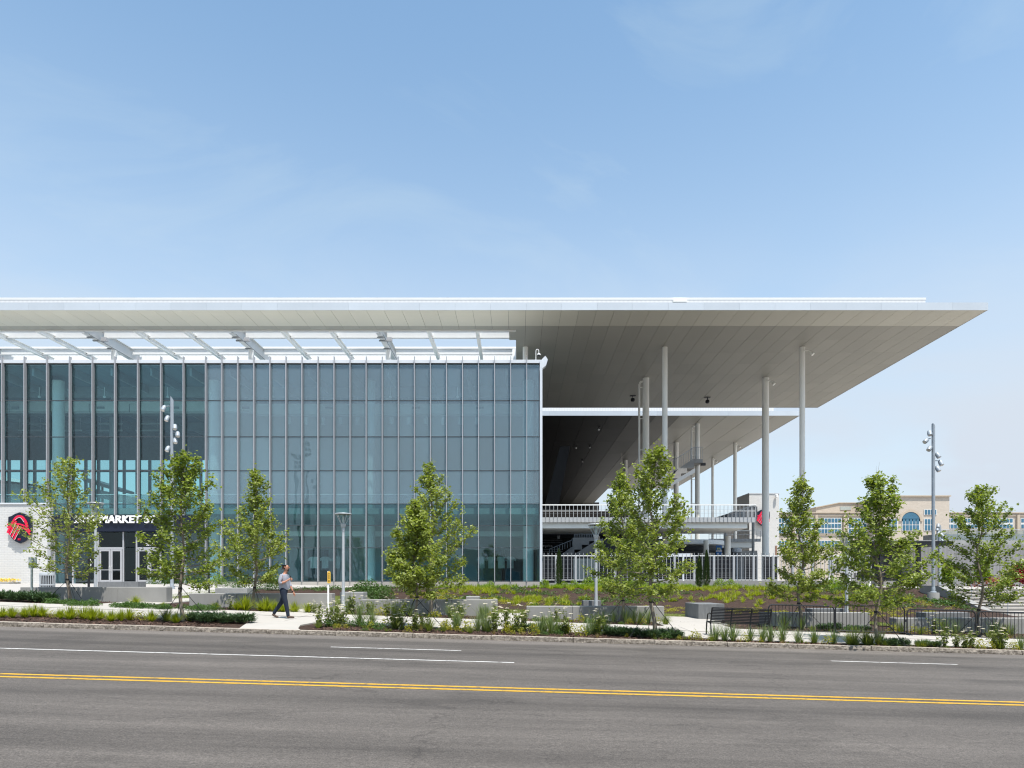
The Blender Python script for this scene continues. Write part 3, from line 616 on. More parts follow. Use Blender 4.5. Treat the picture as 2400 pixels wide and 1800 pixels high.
MB().bbox(xl, xrr + .05, DF - .14, DF + .5, Z(853, DF) + .03, Z(844.5, DF), .01).build('coping', M['coping'], hall)
MB().box(X(1264.5, DF) + .02, X(1271, DF), DF - .2, DF + 7, Z(1374, DF), Z(846, DF)).build('corner_post', M['coping'], hall)
MB().box(X(485, DF), xrr + .12, DF - .2, DF + .3, .6, Z(1363.5, DF)).build('base_wall', M['walk'], hall)
# side wall of the hall (glass return towards the gate)
MB().box(X(1268, DF) - .25, X(1268, DF) - .1, DF + 7.1, 66, 1.2, 17.9).build('side_wall', M['conc_dark'], hall)
# inner structure
MB().box(XI, xrr - .1, DF + .5, 76, 17.75, 18.2).build('roof_deck', M['ceiling'], hall)
for y in (57.0, 63.5, 70): MB().box(XI, xrr - .1, y, y + .3, 16.9, 17.74).build('ceiling_beam', M['inner_steel'], hall)
for xx in rng(XI + 2, -1, 3.05): MB().box(xx, xx + .16, DF + .6, 75, 17.15, 17.74).build('joist', M['inner_steel'], hall)
MB().box(XI, xrr - .1, DF + .5, 76, 6.6, 7.05).build('floor_slab', M['inner_floor'], hall)
MB().box(XI, xrr - .1, DF + .25, 76, 1.12, 1.3).build('ground_floor', M['inner_floor'], hall)
MB().box(X(490, 58), xrr - .1, 60.5, 60.8, 1.3, 6.6).build('inner_wall', M['inner_wall'], hall)
MB().box(X(500, 62), xrr - .1, 63.0, 63.3, 7.05, 17.7).build('inner_wall', M['inner_wall'], hall)
MB().box(XI - .4, XI - .1, DF + .1, 76, 1.2, 18).build('end_wall', M['inner_wall'], hall)
# far window wall of the open room at left
ww = thing  # (keeps the name free)
zw = [7.05, 9.0, Z(1181, 75), Z(1104, 75), Z(1078, 75), 17.7]
MB().box(XI, X(505, 75), 75, 75.2, 7.05, 8.2).build('window_wall', M['inner_wall'], hall)
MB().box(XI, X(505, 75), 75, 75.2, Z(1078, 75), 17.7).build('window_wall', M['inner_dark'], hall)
for px in range(-220, 510, 30): MB().box(X(px, 75) - .12, X(px, 75) + .12, 74.98, 75.22, 8.2, Z(1078, 75)).build('window_mullion', M['inner_steel'], hall)
for pa_, pb_ in [(q_, q_ + 30) for q_ in range(-220, 500, 30)]: ibox(um['glass'], 'rear_pane', hall, X(pa_, 75) + .13, X(pb_, 75) - .13, 75.08, 75.12, 8.21, Z(1078, 75) - .01)
MB().box(XI, X(505, 75), 74.95, 75.25, Z(1106, 75), Z(1101, 75)).build('window_transom', M['inner_steel'], hall)
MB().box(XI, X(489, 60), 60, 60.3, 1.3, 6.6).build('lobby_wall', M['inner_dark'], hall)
# white air duct along the room, with grilles
d_ = MB().box(XI, X(600, 57.9), 57.4, 58.3, Z(967, 58), Z(945, 58)).build('air_duct', M['inner_white'], hall)
MB().box(X(600, 57.9) + .02, xrr - 1, 57.5, 58.3, Z(973, 58), Z(950, 58)).build('air_duct', M['inner_white'], hall)
for px in (35, 235, 410, 575, 770, 975, 1125):
    MB().box(X(px, 57.3) - .3, X(px, 57.3) + .3, 57.3, 57.39, Z(958, 57.3), Z(953, 57.3)).build('duct_grille', M['inner_steel'], d_)
for px in rng(20, 490, 94): MB().box(X(px, 57.3) - .02, X(px, 57.3) + .02, 57.34, 57.39, Z(966, 57.3), Z(946, 57.3)).build('duct_seam', M['inner_steel'], d_)
for k in range(4): column(X([137, 503, 867, 1238][k], 53.9), 53.9, .42, z0=1.3, ztop=17.3, parent=hall, m='inner_white')
for px in (266, 585, 905): column(X(px, 66), 66, .35, z0=1.3, ztop=17.3, parent=hall, m='inner_wall')
MB().box(X(500, 60.4), xrr - .2, 60.2, 60.45, Z(1222, 60), Z(1216, 60)).build('shelf_rail', M['inner_white'], hall)
MB().box(X(600, 57), xrr - .4, 56, 56.8, 5.2, 5.6).build('air_duct', M['inner_white'], hall)
MB().box(X(490, 53), xrr - .2, 52.4, 52.44, 7.06, 8.15).build('guard_rail', M['glass_rail'], hall)
MB().box(X(490, 53), xrr - .2, 52.38, 52.46, 8.15, 8.2).build('guard_cap', M['inner_white'], hall)
MB().box(XI, X(485, 53), 52.4, 52.44, 7.06, 8.15).build('guard_rail', M['glass_rail'], hall)
MB().box(XI, X(485, 53), 52.38, 52.46, 8.15, 8.2).build('guard_cap', M['inner_white'], hall)
# shop fittings behind the ground floor glass
for px in (745, 1155, 1205, 1250):
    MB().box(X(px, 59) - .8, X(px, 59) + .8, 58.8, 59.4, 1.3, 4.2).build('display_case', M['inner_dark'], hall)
for px in (735, 762, 790, 1128, 1152, 1175, 1196):
    b = MB(); cx, cz = X(px, 58.5), 3.1
    b.prism([(cx-.28, cz-.5), (cx+.28, cz-.5), (cx+.28, cz+.2), (cx+.48, cz+.1), (cx+.52, cz+.3), (cx+.22, cz+.5), (cx-.22, cz+.5), (cx-.52, cz+.3), (cx-.48, cz+.1), (cx-.28, cz+.2)], 58.5, 58.6)
    b.build('shirt_display', M['inner_white'] if px % 2 else M['inner_wall'], hall)
MB().box(XI, xl, DF - .1, DF + .2, .8, 18.2).build('street_wall', M['white_brick'], hall)
MB().box(XI, xrr - .1, DF + .52, 61, 18.21, 18.3).build('roof_membrane', M['white_metal'], hall)
# pendant lamps and linear lights
pl0 = None
for k in range(12):
    px = 678 + k * 40.0; p = P(px, 986, 57)
    if pl0 is None:
        pl0 = thing('pendant_lamp', 'white cylinder pendant lamp in the row behind the upper glass', 'lamp', p, 'pendant lamps behind the upper glass')
        MB().lathe([(.15, -.32), (.16, -.3), (.16, .28), (.05, .32)], p, 12).build('lamp_shade', M['inner_white'], pl0); MB().cyl(p + Vector((0, 0, .3)), (p.x, p.y, 16.9), .012, n=6).build('cable', M['inner_white'], pl0)
    else: c = copy_tree(pl0); c.location = p
ll0 = None
for k, px in enumerate((92, 245, 393, 640, 915, 1072)):
    p = P(px, 930, 54.5)
    if ll0 is None:
        ll0 = thing('hanging_rod', 'thin white hanging fixture rod behind the top row of glass', 'fixture', p, 'fixture rods behind the top glass row')
        MB().cyl(p, (p.x, p.y, 17.0), .025, n=6).build('rod', M['inner_white'], ll0); MB().lathe([(.02, -.1), (.1, -.07), (.1, .05), (.02, .1)], p, 8).build('ball_head', M['inner_white'], ll0)
    else: c = copy_tree(ll0); c.location = p
lt0 = None
for px, py in ((70, 1009), (165, 1009), (260, 1009), (345, 1009), (260, 993), (350, 993), (80, 993)):
    p = P(px, py, 66)
    if lt0 is None:
        lt0 = thing('strip_light', 'long white strip light under the hall ceiling deep inside', 'light', p, 'strip lights inside the hall')
        MB().box(p.x-1.1, p.x+1.1, p.y-.06, p.y+.06, p.z-.07, p.z+.07).build('tube_housing', M['inner_white'], lt0)
        for s in (-1, 1): MB().cyl((p.x+s, p.y, p.z+.07), (p.x+s, p.y, 17.2), .01, n=5).build('cable', M['inner_white'], lt0)
    else: c = copy_tree(lt0); c.location = p

# white brick corner and entrance
MB().box(xl, X(125, DF), DF - .35, DF + .3, .8, Z(1183.5, DF)).build('brick_wall', M['white_brick'], hall)
MB().bbox(xl, X(126, DF), DF - .42, DF + .32, Z(1183.3, DF), Z(1180, DF), .01).build('wall_cap', M['coping'], hall)
MB().box(X(119, DF), X(126.5, DF), DF - .37, DF + .31, 1.1, Z(1210, DF)).build('corner_trim', M['fin'], hall)
hd = MB().box(X(126.6, DF), X(484, DF), DF - .25, DF + .1, Z(1246, DF), Z(1209.5, DF)).build('entrance_header', M['navy'], hall)
def text(name, s, cx, cz, y, h, m, parent, ext=.04, off=0, sx=1):
    cu = bpy.data.curves.new(name, 'FONT'); cu.body = s; cu.align_x = 'CENTER'; cu.size = h / .71; cu.extrude = ext; cu.offset = off; cu.space_character = 1.0 + off * 1.2
    cu.materials.append(m); o = bpy.data.objects.new(name, cu); C.objects.link(o); o.rotation_euler = (R(90), 0, 0); o.scale = (sx, 1, 1)
    me = bpy.data.meshes.new_from_object(o.evaluated_get(bpy.context.evaluated_depsgraph_get())); bpy.data.objects.remove(o)
    o = bpy.data.objects.new(name, me); C.objects.link(o); o.rotation_euler = (R(90), 0, 0); o.scale = (sx, 1, 1); o['kind'] = 'stuff'
    o.location = Vector((cx, y, cz - h / 2)) - wloc(parent); o.parent = parent; return o
text('lettering', '2019 MARKET ST', X(276, DF), Z(1217.6, DF), DF - .33, .54, M['text_white'], hd, .06, .026, 1.05)
# entrance glazing
for a, c in ((127, 171), (171, 230), (381, 433), (433, 484)):
    ibox(um['glass'], 'pane', hall, X(a, DF) + .06, X(c, DF) - .06, DF + .05, DF + .08, Z(1365, DF), Z(1248, DF))
    ibox(up_fin, 'mullion', hall, X(c, DF) - .06, X(c, DF) + .06, DF - .02, DF + .2, 1.32, Z(1246, DF) - .02)
ibox(up_fin, 'mullion', hall, X(127, DF) - .02, X(127, DF) + .06, DF - .02, DF + .2, 1.32, Z(1246, DF) - .02)
for a, c in ((230.5, 289), (289, 320), (320, 381)):
    ibox(um['glass_door'], 'pane', hall, X(a, DF) + .06, X(c, DF) - .06, DF + .05, DF + .08, Z(1284, DF) + .06, Z(1248, DF))
ibox(um['glass_door'], 'pane', hall, X(289, DF) + .06, X(320, DF) - .06, DF + .05, DF + .08, Z(1366, DF), Z(1284, DF))
for px in (289, 320): ibox(up_fin, 'mullion', hall, X(px, DF) - .05, X(px, DF) + .05, DF - .02, DF + .2, 1.32, Z(1246, DF) - .02)
up_al = unit('door_frame', M['fin'])
for a, c in ((230.5, 289), (320, 381)):
    ibox(up_al, 'door_head', hall, X(a, DF) + .06, X(c, DF) - .06, DF - .015, DF + .12, Z(1287, DF), Z(1284, DF) + .05)
    for s in (0, 1):
        xa = X(a, DF) + .08 + s * (X(c, DF) - X(a, DF) - .16) / 2; xb = xa + (X(c, DF) - X(a, DF) - .16) / 2 - .02; z0, z1 = 1.36, Z(1287.2, DF)
        d = thing('door', None, None, (xa, DF, z0)); d.parent = hall; d.location = Vector((xa, DF, z0)) - wloc(hall)
        b = MB(); b.box(xa, xa+.13, DF-.01, DF+.05, z0, z1); b.box(xb-.13, xb, DF-.01, DF+.05, z0, z1); b.box(xa+.13, xb-.13, DF-.01, DF+.05, z0, z0+.25); b.box(xa+.13, xb-.13, DF-.01, DF+.05, z1-.15, z1); b.box(xa+.13, xb-.13, DF-.006, DF+.046, z0+.98, z0+1.03)
        b.build('door_frame', M['fin'], d)
        MB().box(xa+.13, xb-.13, DF+.015, DF+.03, z0+.25, z1-.15).build('door_glass', M['glass_door'], d)
        hx = xb - .06 if s == 0 else xa + .06
        MB().tube([(hx, DF-.02, z0+.9), (hx, DF-.09, z0+.95), (hx, DF-.09, z0+1.25), (hx, DF-.02, z0+1.3)], .014).build('handle', M['white_metal'], d)
text('door_number', '2019', X(349, DF), Z(1275.5, DF), DF + .04, .19, M['text_white'], hall, .004, .008)
MB().box(X(126, DF), X(484, DF), DF - .1, DF + .24, 1.0, 1.34).build('threshold', M['coping'], hall)
# roof-edge camera and floodlight at the corner
o = thing('security_camera', 'white dome camera on a hooked pole at the hall roof corner', 'camera', P(1257, 846, DF + .2))
p = P(1256, 846, DF + .2); MB().tube([p, p + Vector((0, 0, .75))] + [p + Vector((.11 - .11*math.cos(a), 0, .75 + .13*math.sin(a))) for a in (.6, 1.2, 1.6, 2.2, 3.1)] + [p + Vector((.22, 0, .55))], .025).build('pole', M['white_metal'], o)
MB().lathe([(.03, .13), (.13, .08), (.14, 0)], p + Vector((.22, 0, .45)), 12).build('housing', M['white_metal'], o); MB().lathe([(.12, 0), (.1, -.08), (.03, -.12)], p + Vector((.22, 0, .449)), 12).build('dome', M['dark'], o)
o = thing('floodlight', 'white box floodlight tilted at the top corner of the hall', 'floodlight', P(1274, 855, DF))
p = P(1275, 853, DF - .1); b = MB(); b.prism([(p.x-.35, p.z-.5), (p.x+.15, p.z-.1), (p.x+.28, p.z+.35), (p.x+.1, p.z+.62), (p.x-.3, p.z+.2)], p.y, p.y + .5); b.build('housing', M['coping'], o)
MB().box(p.x-.5, p.x-.2, p.y+.2, p.y+.3, p.z-.1, p.z).build('bracket', M['wire'], o)

# ------------------------------------------------------------------ crest sign (shield with a crossing arch)
def crest(cx, cz, y, h, lab):
    k = h / 2.3; o = thing('shield_sign', lab, 'sign', (cx, y, cz))
    def sc(pts): return [(cx + a * k, cz + c * k) for a, c in pts]
    edge = [(-.84, .80), (-.62, .86), (-.35, 1.02), (0, 1.14), (.35, 1.02), (.62, .86), (.84, .80), (.86, .2), (.80, -.35), (.62, -.72), (.35, -.98), (0, -1.15), (-.35, -.98), (-.62, -.72), (-.80, -.35), (-.86, .2)]
    MB().prism(sc(edge)[::-1], y, y + .12 * k).build('shield', M['navy'], o)
    def band(pts, wd, name, d0, d1, m):
        b = MB(); pts = [Vector((cx + a*k, cz + c*k)) for a, c in pts]; n = len(pts); lft = []; rgt = []
        for i in range(n):
            t = (pts[min(i+1, n-1)] - pts[max(0, i-1)]).normalized(); nn = Vector((-t.y, t.x)) * wd * k / 2; lft.append(pts[i] + nn); rgt.append(pts[i] - nn)
        for i in range(n-1):
            q = [lft[i], rgt[i], rgt[i+1], lft[i+1]]; b.prism([(v.x, v.y) for v in q], y - d1*k, y - d0*k)
        b.build(name, M[m], o)
    def curve(ps, n=14):                                              # catmull-rom through points
        ps = [ps[0]] + ps + [ps[-1]]; out = []
        for i in range(1, len(ps)-2):
            for j in range(n):
                t = j/n; a, b_, c, d = [Vector(q) for q in ps[i-1:i+3]]
                v = .5*((2*b_) + (c-a)*t + (2*a-5*b_+4*c-d)*t*t + (3*b_-a-3*c+d)*t**3); out.append((v.x, v.y))
        return out + [ps[-1]]
    for i in range(3): band(curve([(-.72+.17*i, -.50-.17*i), (-.40+.17*i, .18-.17*i), (-.22+.15*i, .5-.28*i)], 6), .125, 'arch_leg', .006, .075 + .004*i, 'red')
    band(curve([(-.84, -.38), (-.50, .32), (-.22, .74), (.06, .84), (.30, .68), (.50, .36), (.58, .02)], 8), .15, 'arch_curve', .008, .10, 'red')
    band(curve([(-.28, .55), (-.05, .72), (.16, .70), (.38, .40)], 6), .02, 'arch_outline', .1, .106, 'text_white')
    for i in range(2): band(curve([(-.90, .24-.2*i), (-.4, .31-.2*i), (.1, .24-.2*i), (.5, .05-.2*i), (.78, -.3-.2*i)], 7), .11, 'river_band', .012, .06 + .004*i, 'red')
    for i in range(3): band([(-.66+.17*i, -.56-.17*i), (-.2+.17*i, .36-.2*i)], .018, 'leg_outline', .08, .0875 + .004*i, 'text_white')
    text('lettering', 'SC', cx - .02*k, cz - .84*k, y - .03, .12*k, M['red'], o, .02, .006)
crest(X(60.5, DF), Z(1238.5, DF), DF - .62, 2.33, 'navy shield sign with red crossing arch on the white brick wall behind the leftmost tree')

# ------------------------------------------------------------------ concourse behind the fence
DB = 55.0
M['picket'] = mat('pale_grey_picket', (.42, .43, .44), .45, var=.05)
up_pk = unit('picket', M['picket'])
def railing(name, lab, x0, x1, D, z0, z1, fas, gap, side=0, dep=7, slab_z=None):
    o = thing(name, lab, 'walkway', ((x0+x1)/2, D, z0))
    MB().box(x0, x1, D - .03, D + .03, z1 - .09, z1).build('top_rail', M['white_metal'], o)
    MB().box(x0, x1, D + .005, D + .03, z0 + (z1-z0)*.48, z0 + (z1-z0)*.48 + .04).build('mid_rail', M['white_metal'], o)
    n = int((x1 - x0) / gap)
    for i in range(n + 1):
        xx = x0 + .03 + (x1 - x0 - .06) * i / n; ibox(up_pk, 'picket', o, xx - .018, xx + .018, D - .035, D - .002 - .03 + .035, z0 - fas + .05, z1 - .092)
    for i in range(n): xx = x0 + (x1-x0)*i/n; ibox(up_pk, 'fascia_plate', o, xx + .02, xx + (x1-x0)/n - .006, D + .035, D + .06, z0 - fas, z0 + .02)
    for t in (.3, .62): MB().box(x0, x1, D + .031, D + .034, z0 + (z1-z0)*t, z0 + (z1-z0)*t + .008).build('wire', M['wire'], o)
    sz = slab_z or .6
    MB().box(x0, x1 - .6, D + .3, D + dep, z0 - fas - sz, z0 - fas + .2).build('slab', M['column'], o)
    MB().box(x0, x1, D + .061, D + dep, z0 - fas + .21, z0 - .05).build('deck', M['darkgrey'], o)
    if side:
        MB().box(x1 - .03, x1 + .03, D + .05, D + dep, z1 - .09, z1).build('top_rail', M['white_metal'], o)
        for i in range(int(dep / gap)): y = D + .2 + i * gap; ibox(up_pk, 'picket', o, x1 - .02, x1 + .02, y, y + .04, z0 - fas + .05, z1 - .092)
    return o
br = railing('walkway', 'white railed upper walkway bridging from the glass hall behind the fence', X(1269, DB), X(1772, DB), DB, Z(1213, DB), Z(1182, DB), .38, .316, 1, 7, .46)
column(X(1706, 60), 60, .235, z0=1.2, ztop=5.45, parent=br); column(X(1655, 64), 64, .25, z0=1.2, ztop=5.3, parent=br); column(X(1400, 60), 60, .235, z0=1.2, ztop=5.45, parent=br)
b = MB().lathe([(3.2, 0), (3.5, .12), (3.5, .5), (3.4, .55)], (X(1640, 68) - 1.2, 68, 4.9), 32); b.build('curved_landing', M['white_metal'], br, smooth=True)
MB().lathe([(3.0, -.55), (3.2, -.3), (3.2, -.02)], (X(1640, 68) - 1.2, 68, 4.9), 32).build('landing_soffit', M['darkgrey'], br, smooth=True)
D3 = 78.0
b2 = railing('walkway', 'lower white railed walkway with grey slab beside the brick tower', X(1661, D3), X(1783, D3), D3, Z(1263, D3), Z(1243, D3), .33, .40, 0, 10, .65)
MB().box(X(1655, 84), X(1775, 84), 84, 84.4, 1.2, 5.2).build('back_wall', M['conc_dark'], b2)
o = thing('walkway', 'slim pale slab edge in the shade right below the upper walkway', 'walkway', (5, 74, 6))
MB().box(X(1265, 74), X(1560, 74), 74, 80, Z(1249, 74), Z(1244, 74)).build('slab_edge', M['white_metal'], o)
MB().box(X(1265, 74), X(1560, 74), 74.3, 80, Z(1252, 74), Z(1249.2, 74)).build('slab', M['darkgrey'], o)
MB().box(X(1265, 82), X(1560, 82), 82, 83, Z(1242, 82), Z(1228, 82)).build('upper_beam', M['dark'], o)
MB().cyl((X(1309, 76), 76, 6.2), (X(1309, 76), 76, 7.5), .12).build('stub_column', M['white_metal'], o)
# concrete stair behind the fence
DSt = 68.0
s_ = thing('concrete_stair', 'grey concrete stair with railing behind the picket fence near the hall', 'stair', P(1360, 1360, DSt))
def pp(px, py, D=DSt): q = P(px, py, D); return (q.x, q.z)
MB().prism([pp(*a) for a in ((1318, 1300), (1346, 1300), (1346, 1288), (1364, 1288), (1364, 1277), (1381, 1277), (1381, 1268), (1395, 1268), (1395, 1260), (1343, 1260), (1343, 1280))], DSt, DSt + 2.2).build('flight', M['conc_dark'], s_)
MB().prism([pp(*a) for a in ((1342, 1302), (1378, 1302), (1412, 1280), (1412, 1262), (1392, 1270))], DSt - .5, DSt - .1).build('stringer', M['conc_dark'], s_)
MB().box(X(1343, DSt), X(1560, DSt), DSt + .5, DSt + 4, Z(1300, DSt), Z(1262, DSt)).build('landing_wall', M['darkgrey'], s_)
for i in range(10): a = i / 9; MB().cyl(P(1288 + 54*a, 1300 - 20*a, DSt - .1), P(1288 + 54*a, 1287 - 20*a, DSt - .1), .02, n=6).build('baluster', M['pole'], s_)
MB().tube([P(1288, 1287, DSt-.1), P(1342, 1265, DSt-.1)], .03).build('rail', M['pole'], s_)
MB().tube([P(1315, 1301, DSt-.1), P(1342, 1281.5, DSt-.1)], .03).build('rail', M['pole'], s_)
for i in range(12): MB().cyl(P(1346 + 4*i, 1260, DSt + .2), P(1346 + 4*i, 1252, DSt + .2), .02, n=6).build('baluster', M['pole'], s_)
MB().tube([P(1346, 1252, DSt + .2), P(1390, 1252, DSt + .2)], .025).build('rail', M['pole'], s_)
o = thing('black_screen_wall', 'black mesh wall with white lettering seen beside the hall corner', 'wall', P(1290, 1330, 80))
MB().box(X(1255, 80), X(1319, 80), 80, 80.3, 1.2, Z(1265, 80)).build('screen', M['mesh_black'], o)
text('lettering', 'enterprise', X(1277, 80), Z(1279, 80), 79.96, .26, M['text_white'], o, .01, .005, 1.15)
for py in (1267, 1272, 1288, 1293): MB().box(X(1255, 80), X(1318.6, 80), 79.94, 79.99, Z(py, 80), Z(py, 80) + .06).build('screen_bar', M['wire'], o)
# ticket kiosks and dark panels behind the fence
o = thing('kiosk', 'pale glass-fronted kiosk behind the picket fence', 'kiosk', P(1365, 1362, 58))
MB().box(X(1343, 58), X(1402, 58), 58, 59.5, 1.2, Z(1306, 58)).build('body', M['darkgrey'], o)
MB().box(X(1343.5, 58), X(1372, 58), 57.95, 57.99, 1.5, Z(1309, 58)).build('window', M['sign_back'], o); MB().box(X(1374, 58), X(1401, 58), 57.95, 57.99, 1.5, Z(1309, 58)).build('window', M['sign_back'], o)
MB().box(X(1342, 58), X(1403, 58), 57.9, 59.6, Z(1306, 58), Z(1304, 58)).build('roof', M['conc_dark'], o)
for k, (a, c, lab) in enumerate(((1269, 1338, 'black slatted gate screen nearest the hall corner'), (1404, 1600, 'long black slatted screen in the shade of the walkway'), (1604, 1672, 'black slatted screen behind the pair of slim conifers'), (1676, 1716, 'black slatted screen in front of the column under the walkway'), (1745, 1772, 'narrow black slatted screen left of the thick column'), (1790, 1822, 'black slatted screen right of the thick column'))):
    o = thing('slatted_screen', lab, 'screen', P((a+c)/2, 1362, 56.5), 'slatted screens behind the fence')
    MB().box(X(a, 56.5), X(c, 56.5), 56.5, 56.56, 1.2, Z(1305, 56.5)).build('panel', M['mesh_black'], o)
    for i in range(9): zz = 1.35 + i * .2; MB().box(X(a, 56.5) + .02, X(c, 56.5) - .02, 56.46, 56.496, zz, zz + .025).build('slat', M['darkgrey'], o)
o = thing('blue_sign', 'blue rectangular snack bar sign with yellow and white lettering above the fence', 'sign', P(1685, 1290, 62))
MB().box(X(1678.5, 62), X(1692, 62), 62, 62.12, Z(1300, 62), Z(1278, 62)).build('board', M['blue_sign'], o)
text('lettering', 'STL', X(1685.2, 62), Z(1286, 62), 61.97, .16, M['text_yellow'], o, .012, .006); text('lettering', 'SNACKS', X(1685.2, 62), Z(1291, 62), 61.97, .14, M['text_white'], o, .012, .004, .75)
MB().cyl((X(1685.2, 62.2), 62.2, 1.2), (X(1685.2, 62.2), 62.2, Z(1282, 62)), .05).build('post', M['dark'], o)
o = thing('low_pavilion', 'low dark recessed stand front under the lower walkway', 'pavilion', P(1700, 1330, 76))
MB().box(X(1655, 76), X(1760, 76), 80, 82, 1.2, Z(1283, 80)).build('front', M['darkgrey'], o)
MB().box(X(1640, 76), X(1672, 76), 76, 76.5, 1.2, Z(1283, 76)).build('side_panel', M['tan'], o)
MB().lathe([(.1, 0), (.45, .1), (.5, .4), (.15, .55)], P(1727, 1296, 70), 14).build('vent_cowl', M['lamp_pole'], o)
MB().cyl((X(1727, 70), 70, 1.2), P(1727, 1296, 70), .12).build('vent_pipe', M['lamp_pole'], o)
# upper stair hung on a column
DU = 88.0
o = thing('hanging_stair', 'grey concrete stair and landing bracketed to a column under the rear roof', 'stair', P(1630, 1080, DU))
MB().prism([pp(*a, DU) for a in ((1574, 1121), (1596, 1121), (1596, 1110), (1610, 1108), (1610, 1097), (1627, 1097), (1627, 1085), (1647, 1085), (1647, 1076), (1624, 1076), (1590, 1098))], DU, DU + 2.4).build('flight', M['conc_dark'], o)
MB().prism([pp(*a, DU) for a in ((1565, 1144), (1628, 1108), (1628, 1098), (1565, 1135))], DU - .3, DU - .02).build('stringer', M['pole'], o)
b = MB()
for i in range(13):
    a = i / 12; MB().cyl(P(1578 + 48*a, 1107 - 30*a, DU), P(1578 + 48*a, 1083 - 30*a - 5, DU), .02, n=6).build('baluster', M['pole'], o)
for i in range(5): MB().cyl(P(1628 + 4.5*i, 1076, DU), P(1628 + 4.5*i, 1048, DU), .02, n=6).build('baluster', M['pole'], o)
MB().tube([P(1578, 1079, DU), P(1627, 1048, DU), P(1646, 1048, DU)], .035).build('rail', M['pole'], o)
MB().box(X(1646, DU)-.05, X(1646, DU)+.5, DU + .2, DU + .7, Z(1090, DU), Z(1084, DU)).build('spot_head', M['darkgrey'], o)
# white brick tower with a second crest, ramp wall
o = thing('brick_tower', 'plain white brick tower rising behind the thick column at right', 'tower', P(1790, 1360, 112))
MB().box(X(1756, 112), X(1826, 112), 112, 119, 1.1, Z(1157, 112)).build('shaft', M['white_brick'], o)
MB().box(X(1755, 112), X(1827, 112), 111.9, 119.1, Z(1157, 112), Z(1155.6, 112)).build('cap', M['coping'], o)
MB().lathe([(.1, -.3), (.25, -.2), (.25, .2), (.1, .3)], P(1820, 1163, 111.6), 10).build('wall_lamp', M['white_metal'], o)
MB().box(X(1817, 112), X(1821, 112), 111.9, 111.98, Z(1302, 112), Z(1279, 112)).build('sign_plate', M['red_brick'], o)
crest(X(1791, 111), Z(1213, 111), 111.4, 2.85, 'navy and red shield sign on the white brick tower, half hidden by a column')
o = thing('ramp_wall', 'dark sloping ramp wall with railing behind the end of the walkway', 'ramp', P(1720, 1210, 72))
MB().prism([pp(*a, 72) for a in ((1670, 1215), (1770, 1215), (1770, 1187), (1740, 1193))], 72, 72.4).build('wall', M['darkgrey'], o)
MB().box(X(1745, 73), X(1775, 73), 73, 73.3, Z(1216, 73), Z(1187, 73)).build('panel', M['conc_dark'], o)
for px in (1700, 1765): MB().cyl((X(px, 72.2), 72.2, 1.2), (X(px, 72.2), 72.2, Z(1214, 72)), .15).build('post', M['conc_dark'], o)

# ------------------------------------------------------------------ picket fence on a concrete plinth
DFe = 51.0
fx0, fx1 = X(1272, DFe), X(2040, DFe)
fe = thing('picket_fence', 'white steel picket fence on a low concrete plinth beside the glass hall', 'fence', ((fx0+fx1)/2, DFe, 1.1))
MB().bbox(X(1480, DFe), X(2100, DFe), DFe - .15, DFe + .2, .5, Z(1361, DFe), .01).build('plinth', M['concrete'], fe)
MB().bbox(fx0, X(1480, DFe) - .01, DFe - .15, DFe + .2, .5, Z(1367, DFe), .01).build('plinth', M['concrete'], fe)
MB().box(fx0, fx1, DFe - .03, DFe + .03, Z(1303.5, DFe), Z(1301.5, DFe)).build('top_rail', M['white_metal'], fe)
MB().box(fx0, fx1, DFe - .03, DFe + .03, Z(1360, DFe), Z(1358.5, DFe)).build('bottom_rail', M['white_metal'], fe)
i = 0; x = fx0 + .1
while x < fx1:
    if i % 5 == 3: ibox(up_pk, 'post', fe, x - .075, x + .075, DFe - .1, DFe + .1, 1.2, Z(1303.6, DFe))
    ibox(up_pk, 'picket', fe, x - .018, x + .018, DFe - .062, DFe - .032, Z(1360, DFe), Z(1296, DFe)); x += .295; i += 1
for k in range(5): zz = 1.8 + k * .33; MB().box(fx0, fx1, DFe + .035, DFe + .043, zz, zz + .008).build('wire', M['wire'], fe)
o = thing('slatted_gate', 'white close-slatted gate behind the trees right of the picket fence', 'gate', P(1985, 1360, 50))
for k in range(22): xx = X(1945, 50) + k * .142; ibox(up_pk, 'slat', o, xx, xx + .07, 50, 50.03, Z(1341, 50), Z(1304, 50))
MB().box(X(1945, 50), X(2041, 50), 50.031, 50.07, Z(1308, 50), Z(1305, 50)).build('top_rail', M['white_metal'], o); MB().box(X(1945, 50), X(2041, 50), 50.031, 50.07, Z(1342, 50), Z(1339, 50)).build('bottom_rail', M['white_metal'], o)
for px in (1945, 1993, 2040): MB().box(X(px, 50)-.06, X(px, 50)+.06, 50.08, 50.2, 1.0, Z(1303, 50)).build('post', M['white_metal'], o)

# ------------------------------------------------------------------ right side: grey wall, black canopy, beige building
o = thing('grey_panel_wall', 'grey metal panel wall below a glass balustrade at the far right', 'wall', P(2220, 1365, 54))
up_gp = unit('wall_panel', M['grey_panel'])
for i in range(9):
    for j in range(2):
        xx = X(2040, 54) + i * 1.7; za = 1.12 + j * 1.62
        ibox(up_gp, 'wall_panel', o, xx + .008, xx + 1.692, 54, 54.1, za + .008, za + 1.612)
MB().box(X(2040, 54), X(2480, 54), 54.11, 58, 1.1, Z(1266, 54)).build('wall_body', M['conc_dark'], o)
MB().box(X(2195, 60), X(2480, 60), 60, 62, Z(1268, 60), Z(1252, 60)).build('parapet', M['conc_dark'], o)
MB().box(X(2195, 54.3), X(2480, 54.3), 54.3, 54.33, Z(1266, 54), Z(1243, 54)).build('glass_guard', M['glass_rail'], o)
MB().tube([P(2195, 1242, 54.3), P(2480, 1242, 54.3)], .03).build('guard_rail', M['pole'], o)
